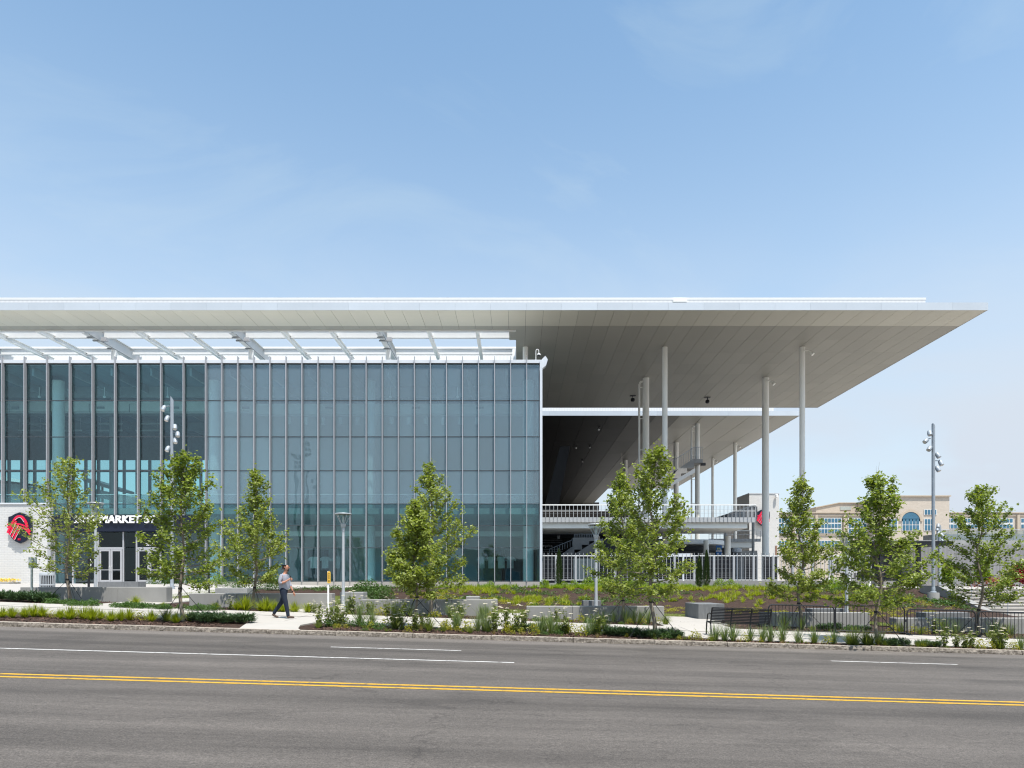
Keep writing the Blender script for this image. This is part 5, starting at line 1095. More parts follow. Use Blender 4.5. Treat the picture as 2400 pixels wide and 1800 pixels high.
# ------------------------------------------------------------------ plants
def blade(b, p, d, ln, wd, bend, rnd, seg=3):
    s = Vector((-d.y, d.x, 0))
    if s.length < .01: s = Vector((1, 0, 0))
    s.normalize(); k = len(b.v); h = Vector((d.x, d.y, 0))
    for i in range(seg):
        t = i/seg; c = p + d*ln*t + h*bend*ln*t*t - Vector((0, 0, abs(bend)*ln*.35*t*t)); w_ = wd*(1 - t*.75); b.v += [tuple(c - s*w_), tuple(c + s*w_)]
    b.v.append(tuple(p + d*ln + h*bend*ln - Vector((0, 0, abs(bend)*ln*.35))))
    for i in range(seg-1): b.f.append((k+2*i, k+2*i+1, k+2*i+3, k+2*i+2))
    b.f.append((k+2*seg-2, k+2*seg-1, k+2*seg))
def tuft(seed, n, h, sp, wd, bend):
    rnd = random.Random(seed); b = MB()
    for _ in range(n):
        a = rnd.random()*6.283; t = abs(rnd.gauss(0, sp)); d = Vector((math.cos(a)*t, math.sin(a)*t, 1)).normalized(); r = rnd.random()*.05
        blade(b, Vector((r*math.cos(a), r*math.sin(a), -.02)), d, h*rnd.uniform(.55, 1.05), wd, rnd.uniform(.1, bend), rnd)
    return b
def leafy(seed, n, rx, h, sz, lob=False):
    rnd = random.Random(seed); b = MB()
    for _ in range(n):
        a = rnd.random()*6.283; r = math.sqrt(rnd.random()); z = rnd.random()
        rr2 = rx*r*(1 - .45*z*z)*(1 + .2*math.sin(3*a + seed)); leaf(b, Vector((rr2*math.cos(a), rr2*math.sin(a), .02 + h*z*(1 - .35*r*r))), sz*rnd.uniform(.6, 1.2), rnd, lob, .7)
    return b
def juniper(seed, rx, h):
    rnd = random.Random(seed); b = MB()
    for _ in range(230):
        a = rnd.random()*6.283; r = rx*math.sqrt(rnd.random())*.9; ry = .75; el = rnd.uniform(.15, 1.0); base = Vector((r*.6*math.cos(a), r*.6*math.sin(a)*ry, h*rnd.uniform(.1, .75)*(1 - .5*(r/rx)**2))); d = Vector((math.cos(a), math.sin(a)*ry, el)).normalized()
        L_ = rnd.uniform(.12, .24)
        for q in range(9):
            t = q/9; c = base + d*L_*t; dd = (d + Vector((rnd.gauss(0, .55), rnd.gauss(0, .55), rnd.gauss(.1, .5)))).normalized()*.075; s = dd.cross(Vector((rnd.random()-.5, rnd.random()-.5, 1))).normalized()*.015; k = len(b.v); b.v += [tuple(c - s), tuple(c + s), tuple(c + dd)]; b.f.append((k, k+1, k+2))
    return b
def mk(b, name, m): me = b.mesh(name); me.materials.append(M[m]); return me
T = {}
T['lime'] = [mk(tuft(s, 210, .47, .6, .009, .5), 'blades', 'grass_lime') for s in (1, 2, 3)]
T['blue'] = [mk(tuft(10+s, 105, .74, .42, .0075, .45), 'blades', 'grass_blue') for s in (1, 2, 3)]
T['dkgrass'] = [mk(tuft(20+s, 150, .55, .55, .0085, .5), 'blades', 'yarrow_leaf') for s in (1, 2)]
T['dry'] = [mk(tuft(25+s, 55, .42, .6, .006, .6), 'blades', 'dry_grass') for s in (1, 2)]
T['juni'] = [mk(juniper(30+s, .5, .34), 'needles', 'juniper') for s in (1, 2, 3)]
T['cover'] = [mk(leafy(40+s, 260, .38, .27, .07), 'leaves', 'leaf_shrub') for s in (1, 2, 3)]
T['yellow'] = [mk(leafy(50+s, 110, .19, .34, .065), 'leaves', 'yellow_leaf') for s in (1, 2)]
T['shrub'] = [mk(leafy(60+s, 700, .55, .75, .075), 'leaves', 'leaf_shrub') for s in (1, 2)]
T['bright'] = [mk(leafy(70+s, 420, .42, .55, .085), 'leaves', 'leaf_bright') for s in (1, 2, 3)]
T['sedge'] = [mk(tuft(80+s, 110, .30, .9, .007, .6), 'blades', 'grass_lime') for s in (1, 2, 3)]
T['sedge2'] = [mk(tuft(90+s, 110, .30, .8, .006, .5), 'blades', 'yarrow_leaf') for s in (1, 2)]
def yarrow(seed):
    rnd = random.Random(seed); st = MB(); fl_ = MB()
    for _ in range(16):
        a = rnd.random()*6.283; t = abs(rnd.gauss(0, .28)); h = rnd.uniform(.38, .72); top = Vector((math.cos(a)*t*h*1.2, math.sin(a)*t*h*1.2, h)); r = rnd.random()*.05
        p0 = Vector((r*math.cos(a), r*math.sin(a), -.02)); st.tube([p0, p0.lerp(top, .5) + Vector((rnd.gauss(0, .01), rnd.gauss(0, .01), 0)), top], [.004, .003, .003], 3, cap=False)
        for q in range(9): c = p0.lerp(top, rnd.uniform(.1, .85)); leaf(st, c, rnd.uniform(.06, .11), rnd, False)
        if rnd.random() < .42:
            for q in range(13):
                aa = q*2.4; rr2 = .016*math.sqrt(q); c = top + Vector((rr2*math.cos(aa), rr2*math.sin(aa), rnd.uniform(0, .012) - rr2*.2)); k = len(fl_.v); z_ = .012
                fl_.v += [tuple(c + Vector((z_*math.cos(w_), z_*math.sin(w_), 0))) for w_ in (0, 1.26, 2.51, 3.77, 5.03)] + [tuple(c + Vector((0, 0, .008)))]
                fl_.f += [(k+j, k+(j+1) % 5, k+5) for j in range(5)]
    return mk(st, 'stems', 'yarrow_leaf'), mk(fl_, 'flowers', 'flower_white')
Y = [yarrow(s) for s in (1, 2, 3)]
pr = random.Random(99)
def plant(name, kind, px, D, lab, group, sc=1.0, cat='plant', part='foliage'):
    g = G(px, D); g.z -= .02; k = sc*pr.uniform(.85, 1.15); rz = pr.random()*6.28
    o = bpy.data.objects.new(name, None); C.objects.link(o); o.location = g; o.rotation_euler = (0, 0, rz); o.scale = (k, k, k*pr.uniform(.9, 1.1)); o.empty_display_size = .1; tag(o, lab, cat, group, 'thing')
    def ch(nm, me): c = bpy.data.objects.new(nm, me); C.objects.link(c); c.parent = o; c['kind'] = 'stuff'
    if kind == 'yarrow': y_ = pr.choice(Y); ch('stems', y_[0]); ch('flowers', y_[1])
    else: ch(part, pr.choice(T[kind]))
z2 = lambda v: v * .27125
# kerb strip, left of the carriage walk
for v in (20, 105, 215, 290, 365, 520, 605, 725, 795, 870, 960, 1045, 1120, 1310, 1435, 1520, 1640): plant('grass_tuft', 'lime' if v != 1435 else 'dkgrass', z2(v), pr.uniform(19.7, 20.6), 'lime-green grass tuft in the mulch strip left of the carriage walk', 'grass tufts in the left kerb strip', .95, 'grass', 'blades')
for v in (450, 660, 1180, 1230): plant('herb', 'yellow', z2(v), 20.3, 'small yellow-green herb among the left kerb strip grasses', 'herbs in the left kerb strip', .8)
for v, d_ in ((1720, 20.3), (1800, 20.0), (1890, 20.4), (1960, 20.0), (2040, 20.4), (2110, 20.1)): plant('juniper', 'juni', z2(v), d_, 'dark spreading juniper at the left corner of the carriage walk', 'junipers beside the carriage walk', .8, 'shrub', 'needles')
# bed behind the sidewalk, left
for v, d_ in ((20, 26.6), (90, 27.0), (170, 26.4), (250, 26.8), (330, 26.5), (400, 26.4)): plant('juniper', 'juni', z2(v), d_, 'dark spreading juniper bed in front of the leftmost seat wall', 'junipers before the leftmost seat wall', 1.15, 'shrub', 'needles')
for k in range(46):
    v = pr.choice([pr.uniform(430, 820), pr.uniform(930, 1900), pr.uniform(930, 1900)]); plant('ground_cover', 'cover', z2(v), pr.uniform(25.2, 26.5) - .0008*v, 'glossy green ground-cover clump before the first two seat walls', 'ground cover in the left bed', .75, 'ground cover', 'leaves')
for px, d_, s in ((318, 26.0, 1.1), (383, 25.6, .7), (505, 25.4, .9), (575, 25.2, 1.3), (556, 25.1, 1.0)): plant('grass_tuft', 'lime', px, d_, 'bright grass tuft before the first two seat walls', 'tufts in the left bed', s, 'grass', 'blades')
for px, d_, s in ((625, 24.9, 1.2), (645, 24.8, 1.1), (663, 24.8, .9), (690, 24.8, 1.2), (722, 24.7, 1.25), (612, 25.1, 1.1)): plant('grass_tuft', 'lime', px, d_, 'bright grass tuft behind the walking person', 'tufts behind the person', s, 'grass', 'blades')
for px, d_ in ((735, 24.6), (748, 24.7), (540, 25.3)): plant('wildflower', 'yarrow', px, d_, 'thin flowering stems left of the yellow sign post', 'flower stems by the sign post', .7, 'flower')
# kerb strip between carriage walk and the cross path
lst = [('yarrow', 748, 19.6), ('yarrow', 768, 20.0), ('yarrow', 784, 20.2), ('yarrow', 795, 19.9), ('yarrow', 805, 20.4), ('cover', 770, 19.9), ('cover', 815, 20.2), ('cover', 840, 20.1), ('cover', 862, 20.0), ('yarrow', 925, 19.8), ('yarrow', 938, 19.6), ('yarrow', 975, 19.5), ('yarrow', 990, 20.1), ('dkgrass', 930, 19.7), ('blue', 845, 20.6), ('blue', 870, 20.7), ('yellow', 905, 20.0), ('yellow', 1040, 19.6), ('blue', 1071, 20.0), ('yellow', 1096, 19.5), ('yellow', 1045, 20.2), ('blue', 1120, 19.8), ('blue', 1135, 20.0), ('blue', 1145, 19.8), ('yarrow', 1160, 19.7), ('dkgrass', 1005, 19.4), ('yellow', 1185, 19.5), ('cover', 885, 19.6), ('yarrow', 1065, 20.3),
       ('yarrow', 1215, 19.7), ('yarrow', 1225, 20.0), ('juni', 1240, 20.4), ('blue', 1265, 19.6), ('blue', 1275, 19.9), ('blue', 1292, 19.7), ('yellow', 1252, 19.4), ('yarrow', 1325, 19.7), ('juni', 1318, 20.1), ('blue', 1305, 19.9), ('yellow', 1340, 19.6), ('blue', 1378, 19.5), ('blue', 1390, 19.8), ('yarrow', 1405, 19.5), ('blue', 1418, 19.9), ('yarrow', 1398, 19.9), ('juni', 1435, 19.6), ('juni', 1455, 19.5), ('juni', 1478, 19.4), ('juni', 1522, 19.2), ('juni', 1580, 19.3), ('juni', 1570, 19.5), ('yellow', 1628, 19.0), ('yellow', 1365, 19.4), ('yarrow', 1185, 20.1), ('yarrow', 1288, 20.2)]
NM = {'yarrow': ('yarrow', 'cream-flowered yarrow clump in the middle kerb strip', 'yarrow in the middle kerb strip', 'flower', 'stems', 1.0), 'cover': ('ground_cover', 'low dark leafy clump in the kerb strip right of the carriage walk', 'leafy clumps in the middle kerb strip', 'ground cover', 'leaves', .7), 'blue': ('ornamental_grass', 'tall upright blue-green grass in the middle kerb strip', 'tall grasses in the middle kerb strip', 'grass', 'blades', 1.0),
      'dkgrass': ('grass_tuft', 'dull green grass tuft in the middle kerb strip', 'dull tufts in the middle kerb strip', 'grass', 'blades', 1.0), 'yellow': ('herb', 'small yellow-green herb in the middle kerb strip', 'herbs in the middle kerb strip', 'plant', 'leaves', .9), 'juni': ('juniper', 'dark spreading juniper in the kerb strip under the tallest tree', 'junipers in the middle kerb strip', 'shrub', 'needles', .72)}
for k, px, d_ in lst: a = NM[k]; plant(a[0], k, px, d_, a[1], a[2], a[5], a[3], a[4])
# kerb strip on the right
NR = {k: (v[0], v[1].replace('in the middle kerb strip', 'along the kerb before the bench').replace('under the tallest tree', 'in front of the crowd barriers'), v[2].replace('middle', 'right'), v[3], v[4], v[5]) for k, v in NM.items()}
for k, px, d_ in [('blue', 1677, 18.95), ('blue', 1698, 18.9), ('blue', 1718, 19.0), ('yellow', 1744, 18.8), ('blue', 1758, 19.0), ('blue', 1787, 18.9), ('blue', 1805, 19.0), ('blue', 1834, 18.95), ('blue', 1870, 18.95), ('blue', 1910, 18.95), ('blue', 1955, 18.9), ('yellow', 1938, 18.8), ('dkgrass', 1992, 18.85), ('blue', 2003, 19.0), ('dkgrass', 2030, 18.8), ('dkgrass', 2040, 18.9), ('blue', 2062, 19.0), ('juni', 2085, 18.85), ('juni', 2112, 18.9), ('juni', 2160, 18.85), ('juni', 2185, 18.85), ('yarrow', 2215, 18.8), ('yarrow', 2240, 18.9), ('yarrow', 2260, 18.8), ('yarrow', 2275, 18.9), ('yellow', 2295, 18.75), ('yellow', 2320, 18.8), ('yarrow', 2335, 18.85), ('dkgrass', 2345, 18.8), ('yellow', 2375, 18.75), ('blue', 2392, 18.9), ('yarrow', 2352, 18.8)]:
    a = NR[k]; plant(a[0], k, px, d_, a[1], a[2], a[5]*(.82 if k == 'blue' else .9), a[3], a[4])
# bed between sidewalk and seat walls, middle and right
NB = {k: (v[0], v[1].replace('in the middle kerb strip', 'at the foot of the seat walls').replace('in the kerb strip right of the carriage walk', 'in the bed under the right seat walls').replace('in the kerb strip under the tallest tree', 'in the bed between sidewalk and seat walls'), v[2].replace('middle kerb strip', 'seat wall bed'), v[3], v[4], v[5]) for k, v in NM.items()}
for k, px, d_ in [('blue', 815, 24.9), ('yarrow', 790, 24.6), ('yarrow', 828, 24.8), ('blue', 843, 24.9), ('blue', 872, 25.0), ('yellow', 895, 24.4), ('yarrow', 865, 24.3), ('blue', 925, 25.0), ('yellow', 880, 24.2), ('yarrow', 905, 24.6), ('yarrow', 945, 24.5), ('blue', 1055, 24.6), ('yarrow', 1065, 24.2), ('yarrow', 1080, 24.4), ('blue', 1080, 24.8), ('yellow', 1150, 24.2), ('yarrow', 1160, 24.0), ('yellow', 1020, 24.3), ('blue', 960, 24.8), ('blue', 1128, 24.6), ('blue', 1140, 24.5),
                  ('blue', 1415, 24.2), ('blue', 1440, 24.3), ('blue', 1467, 24.2), ('blue', 1485, 24.4), ('blue', 1500, 24.3), ('yellow', 1507, 23.9), ('yellow', 1540, 24.0), ('blue', 1520, 24.3), ('yarrow', 1305, 24.2), ('yellow', 1360, 24.0), ('dkgrass', 1560, 23.8),
                  ('blue', 1838, 23.8), ('blue', 1880, 23.7), ('juni', 1930, 23.5), ('juni', 1955, 23.6), ('juni', 2000, 23.4), ('juni', 2025, 23.5), ('cover', 1990, 23.2), ('yellow', 2092, 23.2), ('dkgrass', 2110, 23.3), ('yellow', 2170, 23.2), ('blue', 2215, 23.4), ('blue', 2240, 23.4), ('yarrow', 2192, 23.3), ('blue', 2330, 23.4), ('blue', 2370, 23.3), ('dkgrass', 2355, 23.4), ('yellow', 2140, 23.1)]:
    a = NB[k]; plant(a[0], k, px, d_, a[1], a[2], a[5], a[3], a[4])
# smaller fillers, straw tufts and seedlings between them
fr_ = random.Random(57)
for k in range(70):
    px = fr_.uniform(745, 1640); d_ = fr_.uniform(18.8, wn(X(px, 19.5)) - .12); kk = fr_.choice(('dry', 'yellow', 'dkgrass', 'cover', 'yellow', 'sedge2'))
    a = {'dry': ('straw_tuft', 'small straw-coloured grass tuft in the middle kerb strip', 'straw tufts in the middle kerb strip', 'grass', 'blades', .7), 'sedge2': ('sedge', 'low green sedge sprig in the middle kerb strip', 'sedge in the middle kerb strip', 'grass', 'blades', .7)}.get(kk) or NM[kk]
    plant(a[0], kk, px, d_, a[1], a[2], a[5]*fr_.uniform(.4, .75), a[3], a[4])
for k in range(40):
    px = fr_.uniform(1660, 2398); kk = fr_.choice(('dry', 'yellow', 'dkgrass', 'sedge2')); d_ = fr_.uniform(18.6, 18.95)
    a = {'dry': ('straw_tuft', 'small straw-coloured grass tuft along the kerb before the bench', 'straw tufts in the right kerb strip', 'grass', 'blades', .7), 'sedge2': ('sedge', 'low green sedge sprig along the kerb before the bench', 'sedge in the right kerb strip', 'grass', 'blades', .7)}.get(kk) or NR[kk]
    plant(a[0], kk, px, d_, a[1], a[2], a[5]*fr_.uniform(.35, .6), a[3], a[4])
for k in range(60):
    px = fr_.uniform(790, 2390); x0_ = X(px, 24.3); d_ = fr_.uniform(wf(x0_) + .15, wf(x0_) + 1.0); kk = fr_.choice(('dry', 'yellow', 'dkgrass', 'cover', 'sedge2'))
    if 1560 < px < 1790: continue
    a = {'dry': ('straw_tuft', 'small straw-coloured grass tuft at the foot of the seat walls', 'straw tufts in the seat wall bed', 'grass', 'blades', .8), 'sedge2': ('sedge', 'low green sedge sprig at the foot of the seat walls', 'sedge in the seat wall bed', 'grass', 'blades', .8)}.get(kk) or NB[kk]
    plant(a[0], kk, px, d_, a[1], a[2], a[5]*fr_.uniform(.4, .8), a[3], a[4])
# shrubs along the hall and on the slope
for px, d_, s in ((520, 42, .9), (548, 40, 1.15), (575, 38, 1.3), (625, 41, 1.2), (640, 40, 1.0), (470, 44, .8), (440, 45, .9), (380, 46, 1.1), (408, 46, 1.0), (355, 47, .8)): plant('shrub', 'shrub', px, d_, 'dark green rounded shrub against the hall near the entrance', 'dark shrubs by the entrance', s, 'shrub', 'leaves')
for px, d_, s in ((850, 35, 1.15), (870, 34.5, 1.2), (890, 35, 1.2), (868, 33, 1.0), (905, 34, .9), (840, 36, .9), (945, 40, 1.0), (965, 40, .9)): plant('shrub', 'shrub', px, d_, 'dense dark shrub on the bark slope right of the second lamp', 'dark shrubs right of the second lamp', s, 'shrub', 'leaves')
for px, s in ((1277, .9), (1322, .8), (1345, .8), (1380, .9), (1405, .8), (1430, .9), (1460, 1.0), (1478, .9), (1500, .9), (1520, .8), (1687, .95), (1712, .95), (1940, .9), (1955, .9), (1150, .7), (512, .9), (1975, .9)): plant('shrub', 'bright', px, 47 - s, 'bright green rounded shrub along the fence and hall base', 'bright shrubs along the fence', s*1.25, 'shrub', 'leaves')
# ground-cover masses on the slope: nobody could count them
def mass(name, lab, keys, n, fpos, smin, smax, seed, m):
    rnd = random.Random(seed); b = MB()
    for _ in range(n):
        x_, y_ = fpos(rnd)
        if x_ > XS - 1 and y_ > 30: continue
        me = rnd.choice(keys); s = rnd.uniform(smin, smax); c, sn = math.cos(rnd.random()*6.28), math.sin(rnd.random()*6.28); z_ = gz(x_, y_) - .03; k = len(b.v)
        a = rnd.random()*6.283; c, sn = math.cos(a)*s, math.sin(a)*s
        b.v += [(x_ + vx*c - vy*sn, y_ + vx*sn + vy*c, z_ + vz*s) for vx, vy, vz in me.v]; b.f += [tuple(k + i for i in f) for f in me.f]
    o = b.build(name, M[m], fixn=False); tag(o, lab, 'ground cover', None, 'stuff')
sed = [tuft(s, 38, .30, 1.0, .013, .6) for s in range(4)]; lf = [leafy(s, 45, .3, .16, .08) for s in range(4)]
def drift(centres, sx, sy):
    def f(r): c = r.choice(centres); D = c[1] + r.gauss(0, sy); return X(c[0], c[1]) + r.gauss(0, sx), D
    return f
mass('slope_sedge', 'lime-green sedge drifts scattered over the bark slope', sed, 520, drift([(1070, 43), (1100, 44), (1110, 40), (1150, 43), (1180, 40), (1220, 36), (1250, 35), (1300, 33.5), (1330, 36), (1380, 43), (1430, 42), (1480, 44), (1530, 44), (1580, 43), (1600, 36), (1690, 38), (1720, 40), (1745, 36), (1790, 40), (1850, 43), (1900, 42), (1930, 38), (2000, 38), (1700, 44), (1770, 44), (1620, 44), (2060, 40), (2100, 38)], 1.0, .9), .8, 1.5, 5, 'grass_lime')
mass('slope_cover', 'olive green ground cover over the bark slope', lf, 260, drift([(1040, 42), (1090, 36), (1140, 35), (1200, 43), (1230, 39), (1340, 32.5), (1400, 35), (1450, 34), (1500, 36), (1560, 40), (1350, 40), (1900, 44), (1950, 42), (2010, 43), (2060, 44), (2120, 40), (2130, 36), (700, 41), (740, 43), (780, 43), (820, 42), (1000, 44)], 1.2, .9), .7, 1.3, 6, 'leaf_shrub')
mass('slope_herbs', 'yellow-green herbs dotted over the bark slope', lf, 260, drift([(980, 38), (1010, 37), (1050, 35), (1080, 33), (1130, 34), (1180, 34), (1240, 33), (1760, 32), (1800, 31), (1850, 31), (1600, 31), (1560, 32), (2020, 32), (2100, 33), (2160, 34), (2180, 36), (1500, 31), (2080, 31)], 1.0, .7), .5, .9, 7, 'yellow_leaf')
mass('slope_shoots', 'low lime shoots along the top of the slope by the fence', sed, 420, drift([(px, 45.6) for px in list(range(990, 2130, 30)) + list(range(1330, 1600, 12))], .8, .6), .9, 1.8, 8, 'leaf_bright')
mass('step_edge_cover', 'mixed green planting beside the cheek wall of the steps', lf, 130, drift([(2215, 38), (2230, 36), (2200, 37), (2150, 42), (2130, 43)], .5, 1.0), .8, 1.4, 9, 'leaf_shrub')
fb = [leafy(s, 16, .12, .2, .06) for s in range(3)]
rnd = random.Random(4); b = MB()
for _ in range(60):
    x_, y_ = X(-40 + rnd.random()*70, 49.5), 49.3 + rnd.random(); me = rnd.choice(fb); k = len(b.v); b.v += [(x_+vx*1.6, y_+vy*1.6, 1.45+vz*1.4) for vx, vy, vz in me.v]; b.f += [tuple(k+i for i in f) for f in me.f]
tag(b.build('flower_bed', M['flower_yellow'], fixn=False), 'yellow flowers filling the low planter by the brick wall', 'flowers', None, 'stuff')
# red shrubs on the landing of the steps
for px, d_, s in ((2325, 46, 1.0), (2345, 46.5, 1.2), (2285, 47, .7), (2360, 47, 1.0)):
    g = Vector((X(px, d_), d_, 1.12)); o = bpy.data.objects.new('red_shrub', mk(leafy(int(px), 260, .5, .7, .10), 'leaves', 'leaf_red')); C.objects.link(o); o.location = g; o.scale = (s, s, s); tag(o, 'crimson-leaved shrub at the top of the wide steps', 'shrub', 'red shrubs above the steps')
# lawn blades and loose bark chips
rnd = random.Random(21); b = MB()
for x0, x1, y0, y1 in LAWN:
    for _ in range(int((x1-x0)*(y1-y0)*260)):
        x_, y_ = rnd.uniform(x0, x1), rnd.uniform(y0, y1); blade(b, Vector((x_, y_, gz(x_, y_))), Vector((rnd.gauss(0, .35), rnd.gauss(0, .35), 1)).normalized(), rnd.uniform(.04, .085), .006, .3, rnd, 1)
tag(b.build('lawn_grass', M['grass_lawn'], fixn=False), 'short mown grass on the small lawns behind the seat walls', 'grass', None, 'stuff')
b = MB()
for _ in range(15000):
    if rnd.random() < .6: x_ = rnd.uniform(-15, 15); y_ = rnd.uniform(18.5, max(18.55, wn(x_) - .02))
    else: x_ = rnd.uniform(-20, 19); y_ = rnd.uniform(wf(x_) + .02, wf(x_) + 3.5)
    if -8.3 < x_ < -5.8 and y_ < 22: continue
    a = rnd.random()*6.283; ln = rnd.uniform(.015, .05); wd = rnd.uniform(.005, .013); d = Vector((math.cos(a), math.sin(a), rnd.gauss(0, .35))); s = Vector((-math.sin(a), math.cos(a), rnd.gauss(0, .3))); c = Vector((x_, y_, gz(x_, y_) - .02 + rnd.random()*.012)); k = len(b.v)
    b.v += [tuple(c - d*ln - s*wd), tuple(c + d*ln - s*wd), tuple(c + d*ln + s*wd), tuple(c - d*ln + s*wd)]; b.f.append((k, k+1, k+2, k+3))
tag(b.build('bark_chips', M['chip'], fixn=False), 'loose brown bark chips over the planting beds', 'mulch', None, 'stuff')

# ------------------------------------------------------------------ walking person
def skin(name, joints, edges, m, parent, root=0, sub=2):
    me = bpy.data.meshes.new(name); me.from_pydata([j[:3] for j in joints], edges, []); me.materials.append(M[m])
    o = bpy.data.objects.new(name, me); C.objects.link(o); o.parent = parent
    o.modifiers.new('skin', 'SKIN').use_smooth_shade = True
    for i, j in enumerate(joints):
        v = me.skin_vertices[0].data[i]; r = j[3]; v.radius = r if hasattr(r, '__len__') else (r, r); v.use_root = (i == root)
    sb = o.modifiers.new('sub', 'SUBSURF'); sb.levels = sb.render_levels = sub; return o
PG = G(665, 22.0)
pn = thing('person', 'walking person in grey-blue shirt and navy trousers looking at a phone', 'person', PG)
pn.scale = (1.0, 1.0, 1.0)
# body: x forward (walking right), y away from the camera, z up
body = [(0, 0, .93, (.07, .10)), (.0, 0, 1.10, (.07, .09)), (.015, 0, 1.30, (.075, .11)), (.035, 0, 1.42, (.05, .07)), (.06, 0, 1.50, .052), (.085, 0, 1.57, (.075, .07)), (.10, 0, 1.655, (.09, .078)), (.085, 0, 1.72, (.055, .05)),
        (.0, -.19, 1.38, .055), (-.06, -.24, 1.12, .045), (.10, -.20, 1.17, .036), (.20, -.16, 1.235, .028), (.235, -.15, 1.26, .03),
        (.03, .19, 1.38, .055), (.08, .24, 1.13, .045), (.19, .22, .93, .035), (.235, .22, .85, .027), (.25, .22, .80, .03),
        (.0, -.08, .88, .07), (.10, -.10, .50, .05), (.17, -.10, .12, .036), (.18, -.10, .05, .04),
        (.0, .08, .88, .07), (-.09, .10, .52, .05), (-.33, .10, .20, .036), (-.35, .10, .12, .04)]
be = [(0,1),(1,2),(2,3),(3,4),(4,5),(5,6),(6,7),(2,8),(8,9),(9,10),(10,11),(11,12),(2,13),(13,14),(14,15),(15,16),(16,17),(0,18),(18,19),(19,20),(20,21),(0,22),(22,23),(23,24),(24,25)]
# fingers of both hands grow from the palm
def hand(ix, base, dirs):
    for d, l1, l2 in dirs:
        p = Vector(base); d = Vector(d); a = p + d.normalized()*l1; c = a + (d + Vector((.1, .1, -.75))).normalized()*l2; n0 = len(body)
        body.append((*a, .010)); body.append((*c, .008)); be.append((ix, n0)); be.append((n0, n0+1))
hand(12, (.235, -.15, 1.26), (((.9, .25, .45), .06, .04), ((1, .2, .15), .065, .045), ((1, .15, -.15), .06, .04), ((.9, .1, -.45), .05, .035), ((.5, .2, .95), .05, .035)))
hand(17, (.25, .22, .80), (((.5, .3, -1), .06, .04), ((.4, .1, -1), .065, .045), ((.3, -.1, -1), .06, .04), ((.15, -.25, -1), .05, .035), ((1, -.2, -.5), .045, .035)))
skin('body', body, be, 'skin', pn)
sh = [(.0, 0, .90, (.135, .175)), (-.005, 0, 1.12, (.14, .17)), (.01, 0, 1.30, (.135, .175)), (.025, 0, 1.40, (.095, .12)), (.045, 0, 1.455, (.066, .066)), (.0, -.20, 1.37, .075), (-.06, -.25, 1.13, .064), (.04, -.22, 1.14, .056), (.03, .20, 1.37, .075), (.08, .25, 1.14, .062), (.155, .235, 1.0, .052)]
skin('shirt', sh, [(0,1),(1,2),(2,3),(3,4),(2,5),(5,6),(6,7),(2,8),(8,9),(9,10)], 'shirt', pn, 1)
tr = [(.0, 0, 1.02, (.12, .155)), (.0, 0, .90, (.125, .16)), (.015, -.09, .80, .105), (.10, -.10, .50, .078), (.165, -.10, .17, .06), (.178, -.10, .05, .058), (-.01, .09, .80, .105), (-.09, .10, .53, .078), (-.30, .10, .245, .06), (-.365, .10, .13, .058)]
skin('trousers', tr, [(0,1),(1,2),(2,3),(3,4),(4,5),(1,6),(6,7),(7,8),(8,9)], 'trouser', pn, 1)
skin('shoe', [(.13, -.10, .045, (.045, .04)), (.20, -.10, .055, (.05, .045)), (.30, -.105, .04, (.048, .034)), (.38, -.105, .035, (.04, .026))], [(0,1),(1,2),(2,3)], 'shoe', pn)
skin('shoe', [(-.41, .10, .135, (.045, .04)), (-.355, .10, .10, (.05, .045)), (-.28, .10, .05, (.048, .034)), (-.20, .10, .03, (.04, .026))], [(0,1),(1,2),(2,3)], 'shoe', pn)
skin('hair', [(.03, 0, 1.575, (.045, .07)), (.035, 0, 1.64, (.07, .088)), (.035, 0, 1.685, (.06, .08))], [(0,1),(1,2)], 'hair', pn, 1)
skin('beard', [(.10, 0, 1.545, (.05, .055)), (.14, 0, 1.565, (.042, .045)), (.15, 0, 1.595, (.02, .03))], [(0,1),(1,2)], 'hair', pn)
skin('nose', [(.165, 0, 1.655, .012), (.187, 0, 1.625, .014), (.17, 0, 1.615, .012)], [(0,1),(1,2)], 'skin', pn)
for s in (-1, 1):
    skin('ear', [(.055, s*.078, 1.665, .012), (.048, s*.085, 1.645, .016), (.06, s*.080, 1.62, .01)], [(0,1),(1,2)], 'skin', pn)
    MB().lathe([(.004, -.006), (.010, 0), (.004, .006)], (PG.x + .165, PG.y + s*.032, PG.z + 1.658), 8).build('eye', M['dark'], pn)
MB().bbox(PG.x + .262, PG.x + .272, PG.y - .17, PG.y - .09, PG.z + 1.22, PG.z + 1.36, .003).build('held_phone', M['dark'], pn).rotation_euler = (0, 0, 0)
MB().cyl(PG + Vector((.219, .22, .878)), PG + Vector((.23, .22, .858)), .036, n=12).build('wrist_watch', M['dark'], pn)

o = thing('far_stand', 'dark raked stand roof seen through the far windows of the hall', 'stand', P(240, 1200, 120))
MB().prism([pp(*a, 120) for a in ((195, 1118), (270, 1143), (270, 1150), (195, 1128))], 120, 126).build('roof_slab', M['darkgrey'], o)
MB().prism([pp(*a, 120) for a in ((195, 1140), (345, 1172), (345, 1185), (195, 1160))], 121, 126).build('upper_rake', M['conc_dark'], o)
for px in (212, 240, 262): MB().cyl(P(px, 1132, 123), P(px, 1215, 123), .18).build('post', M['darkgrey'], o)
o = thing('far_stand', 'pale far stand roof seen through the hall windows above the brick wall', 'stand', P(40, 1200, 120))
MB().prism([pp(*a, 120) for a in ((-60, 1108), (75, 1128), (75, 1134), (-60, 1118))], 120, 128).build('roof_slab', M['white_metal'], o)
MB().prism([pp(*a, 120) for a in ((-60, 1120), (110, 1145), (110, 1200), (-60, 1200))], 121, 128).build('rake', M['conc_dark'], o)

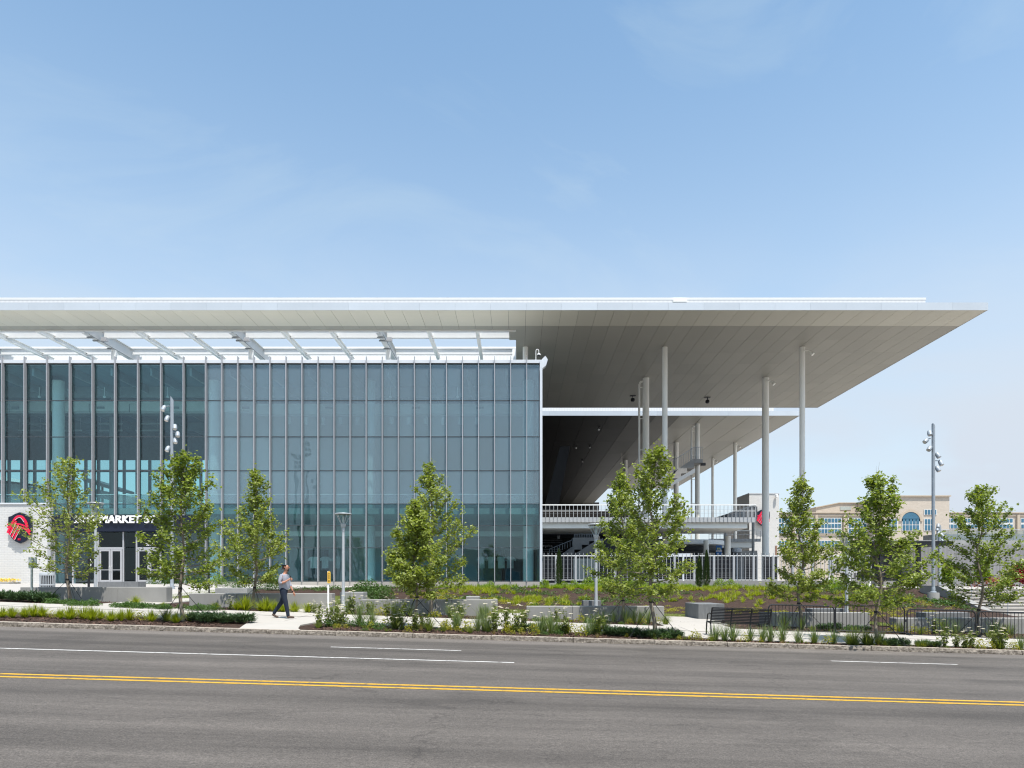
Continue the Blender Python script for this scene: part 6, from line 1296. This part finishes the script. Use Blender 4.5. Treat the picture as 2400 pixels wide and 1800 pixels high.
# ------------------------------------------------------------------ across the street, mirrored in the lower glass
o = thing('brick_warehouse', 'low red brick building across the street, seen only mirrored in the glass', 'building', (-8, -44, 0))
MB().box(-34, 20, -60, -44, -1, 7.2).build('wall', M['red_brick'], o); MB().box(-34.2, 20.2, -60.2, -43.8, 7.2, 7.6).build('parapet', M['tan'], o)
for k in range(11): xx = -31 + k*4.7; f = MB().box(xx, xx+2.6, -43.99, -43.9, 1.6, 4.6).build('window', M['mullion'], o); MB().box(xx+.1, xx+2.5, -43.88, -43.85, 1.7, 4.5).build('pane', M['bluepane'], f)
o = thing('floodlight_mast', 'tall floodlight mast across the street, seen only mirrored in the glass', 'mast', (-41, -25, 1))
MB().lathe([(.4, 0), (.25, 24.5)], (-41, -25, 1), 12).build('mast', M['darkgrey'], o)
for k in range(3):
    MB().box(-43.2, -38.8, -25.1, -24.9, 23.2 + k*1.1, 23.35 + k*1.1).build('cross_arm', M['darkgrey'], o)
    for q in range(5): MB().lathe([(.1, -.1), (.4, .1), (.4, .5), (.2, .6)], (-43 + q, -24.7, 23.3 + k*1.1), 10).build('lamp_head', M['darkgrey'], o)

# ------------------------------------------------------------------ labels of look-alikes: their place in the row
ORD = ['first', 'second', 'third', 'fourth', 'fifth', 'sixth', 'seventh', 'eighth', 'ninth', 'tenth', 'eleventh', 'twelfth', 'thirteenth', 'fourteenth', 'fifteenth', 'sixteenth', 'seventeenth', 'eighteenth', 'nineteenth', 'twentieth']
TENS = {2: 'twenty', 3: 'thirty', 4: 'forty', 5: 'fifty', 6: 'sixty'}
def ordinal(i): return ORD[i] if i < 20 else (TENS[(i+1)//10] + '-' + ORD[(i+1) % 10 - 1]) if (i+1) % 10 else {30: 'thirtieth', 40: 'fortieth', 50: 'fiftieth'}[i+1]
same = {}
for o in C.objects:
    if o.parent is None and o.get('label'): same.setdefault(o['label'], []).append(o)
for lab, os_ in same.items():
    if len(os_) < 2: continue
    os_.sort(key=lambda o: o.location.x / max(1, o.location.y))
    for i, o in enumerate(os_): o['label'] = '%s, %s from the left' % (lab, ordinal(i)) if len(lab.split()) <= 11 else '%s, %s from left' % (lab, ordinal(i))
